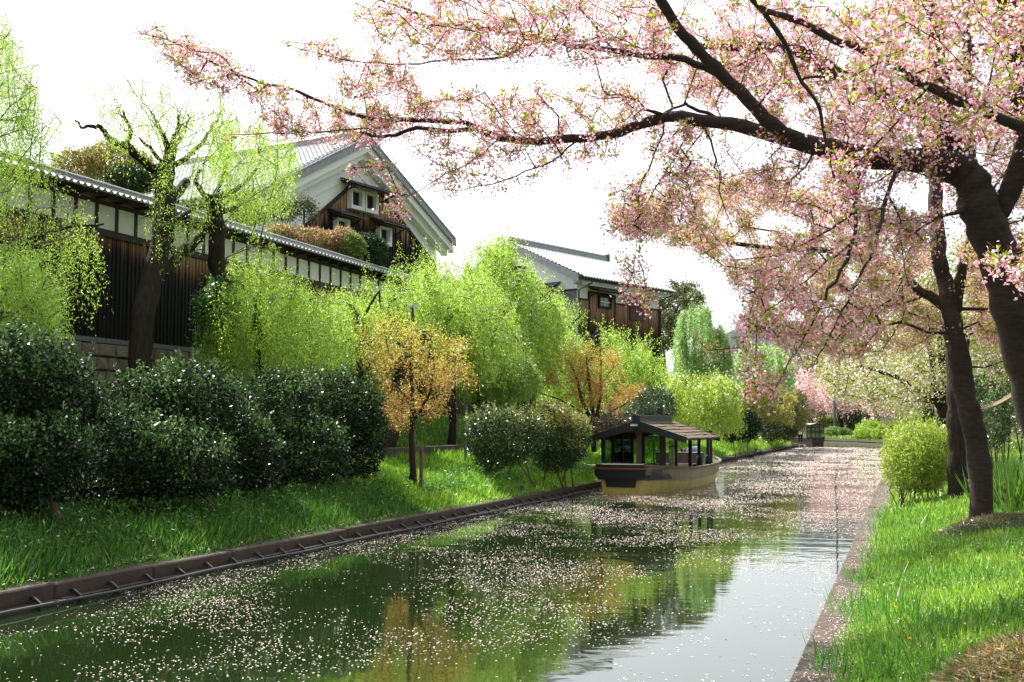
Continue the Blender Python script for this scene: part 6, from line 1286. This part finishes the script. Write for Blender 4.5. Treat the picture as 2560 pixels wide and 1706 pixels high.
# leafy weeds along the left bank (mugwort-like mounds)
cd = Cards(); n = 260; yy = 12+30*R.random(n)**1.3; xx = -10.7-1.6*R.random(n); C = np.stack([xx, yy, zl(xx, yy)+.15], 1)
k = R.integers(0, n, 26000); q = C[k]+R.normal(size=(26000, 3))*np.array([.16, .16, .13]); cd.add(q, rvec(26000)+np.array([0, 0, .4]), rvec(26000)+np.array([0, 0, .6]), .07*(.5+R.random(26000)), .028, pal([(.05, .15, .022), (.07, .19, .026), (.11, .24, .04)], 26000)); o = cd.build('weeds', M_SHRUB); tag(o, 'leafy mugwort-like weeds along the top of the left kerb', 'weeds', None, 'stuff')
cd = Cards(); n = 90000; X, Y = scat(n, -.5, 4.8, 4.8, 22, 1.5); pch = vnoise(X, Y, .45, 9); H_ = np.clip(.05+.05*pch, .015, .12)*R.random(n)+.01
cd.add(np.stack([X, Y, zr(X, Y)+H_], 1), rvec(n)+np.array([0, 0, .2]), rvec(n)+np.array([0, 0, .8]), .026*(.5+R.random(n)), .012, pal([(.12, .30, .03), (.20, .38, .05), (.06, .17, .02), (.26, .40, .06)], n)); o = cd.build('clover', M_SHRUB); tag(o, 'fine low clover and vetch filling the near right grass', 'clover', None, 'stuff')
# broad-leaved weeds and dandelions, right bank
cd = Cards()
for _ in range(150):
    x = random.uniform(-.35, 3.5); y = 5.5+16*random.random()**1.4; c = np.array([x, y, float(zr(x, y))+.02]); k = 14; A = rvec(k); A[:, 2] = np.abs(A[:, 2])*.6+.25; cd.add(np.tile(c, (k, 1)), A, rvec(k)*.3+np.array([0, 0, 1.]), random.uniform(.06, .15), .035, pal([(.14, .32, .04), (.20, .38, .05)], k))
o = cd.build('weeds', M_SHRUB); tag(o, 'broad leaved weeds scattered in the near right grass', 'weeds', None, 'stuff')
cd = Cards()
for (px, py) in ((2330, 1407), (2476, 1436), (2277, 1648), (2408, 1305), (2345, 1362), (2538, 1273), (2240, 1560)):
    c = ghit(px, py, zr); c[2] += .14; k = 26; t = R.random(k)*2*math.pi; A = np.stack([np.cos(t), np.sin(t), .5+R.random(k)*.4], 1); cd.add(np.tile(c, (k, 1)), A, rvec(k), .022, .008, pal([(.85, .55, .02)], k, None, .05))
o = cd.build('dandelions', M_FPET); tag(o, 'yellow dandelion heads dotted through the right bank grass', 'flowers', None, 'stuff')
# mown grass heaps
def heap(label, c, rx, ry, h, n, cols):
    cd = Cards(); v = R.normal(size=(n, 2))*.5; r = np.clip(1-(v[:, 0]**2+v[:, 1]**2)*.5, 0, 1)
    X = c[0]+v[:, 0]*rx; Y = c[1]+v[:, 1]*ry; Z = zr(X, Y)+r*h*R.random(n)**.4; A = rvec(n); A[:, 2] *= .45; cd.add(np.stack([X, Y, Z], 1), A, rvec(n), .075*(.4+.9*R.random(n)), .006, pal(cols, n, None, .25)); o = cd.build('grass_heap', M_GRASS); tag(o, label, 'grass heap', None, 'stuff')
c = ghit(2545, 1700, zr); print('heap', c); heap('heap of dry brown cut grass in the lower right corner', c, .42, .42, .24, 34000, [(.30, .19, .08), (.12, .07, .03), (.44, .32, .16), (.14, .24, .05)])
c = ghit(2475, 1325, zr); heap('mulch of cut grass and soil round the foot of the slim cherry', c, .65, .7, .20, 22000, [(.14, .09, .045), (.10, .12, .04), (.20, .15, .08), (.07, .055, .03)])
# ---- fallen petals: on the water, the kerb and the grass
def petals(name, label, P, s, cols, flat=.12):
    n = len(P); A = R.normal(size=(n, 3)); A[:, 2] *= flat; N = R.normal(size=(n, 3))*flat; N[:, 2] = 1; cd = Cards(); cd.add(P, A, N, s*(.6+.8*R.random(n)), s*.75*(.7+.5*R.random(n)), pal(cols, n, None, .08)); o = cd.build(name, M_FPET, fold=.05); tag(o, label, 'petals', None, 'stuff')
PC_ = [(.78, .62, .60), (.84, .72, .70), (.68, .46, .42), (.80, .72, .66), (.40, .28, .18)]
n = 420000; Y = 6+112*R.random(n); X = -9.95+9.1*R.random(n)
dist = np.clip((Y-8)/34, 0, 1); sz = np.interp(Y, [8, 28, 60, 115], [.021, .031, .058, .09]); cov = np.interp(Y, [8, 22, 34, 60, 115], [.032, .065, .14, .28, .36])
den = np.clip(.42+(1-.5*dist)*(.95*vnoise(X*.9+.5*np.sin(Y), Y*.55, 1.0, 3)+.5*vnoise(X, Y, .37, 6)), .02, 2)
right = np.clip((X+4.5)/3.5, 0, 1)*(1-np.clip((Y-13)/11, 0, 1)); keep = R.random(n) < den*1.6*(1-.82*right)*cov/(.5*sz**2)/(n/1020)
X, Y, sz = X[keep], Y[keep], sz[keep]; print('petals', len(X))
petals('floating_petals', 'pink petals strewn over the canal water', np.stack([X, Y, np.full(len(X), .004)], 1), sz, PC_)
KC_ = [(.80, .66, .66), (.74, .56, .56), (.84, .76, .74)]
n = 7000; Y = 5+30*R.random(n)**1.5; X = -.8+.42*R.random(n)**.6; petals('kerb_petals', 'pale petals strewn on top of the right kerb', np.stack([X, Y, np.full(n, .448)], 1), .017, KC_)
n = 900; Y = 10+30*R.random(n)**1.3; X = R.uniform(-10.43, -10.0, n); petals('kerb_petals', 'sparse petals on top of the left kerb', np.stack([X, Y, np.full(n, .33)], 1), .026, PC_)
n = 2500; Y = 5+17*R.random(n)**1.3; X = R.uniform(-.3, 3.5, n); petals('grass_petals', 'stray petals caught in the grass of the right bank', np.stack([X, Y, zr(X, Y)+.05+.07*R.random(n)], 1), .018, PC_, .8)
print('tris', sum(len(o.data.polygons)*2 for o in scn.objects if o.type == 'MESH'), 'objects', len(scn.objects))
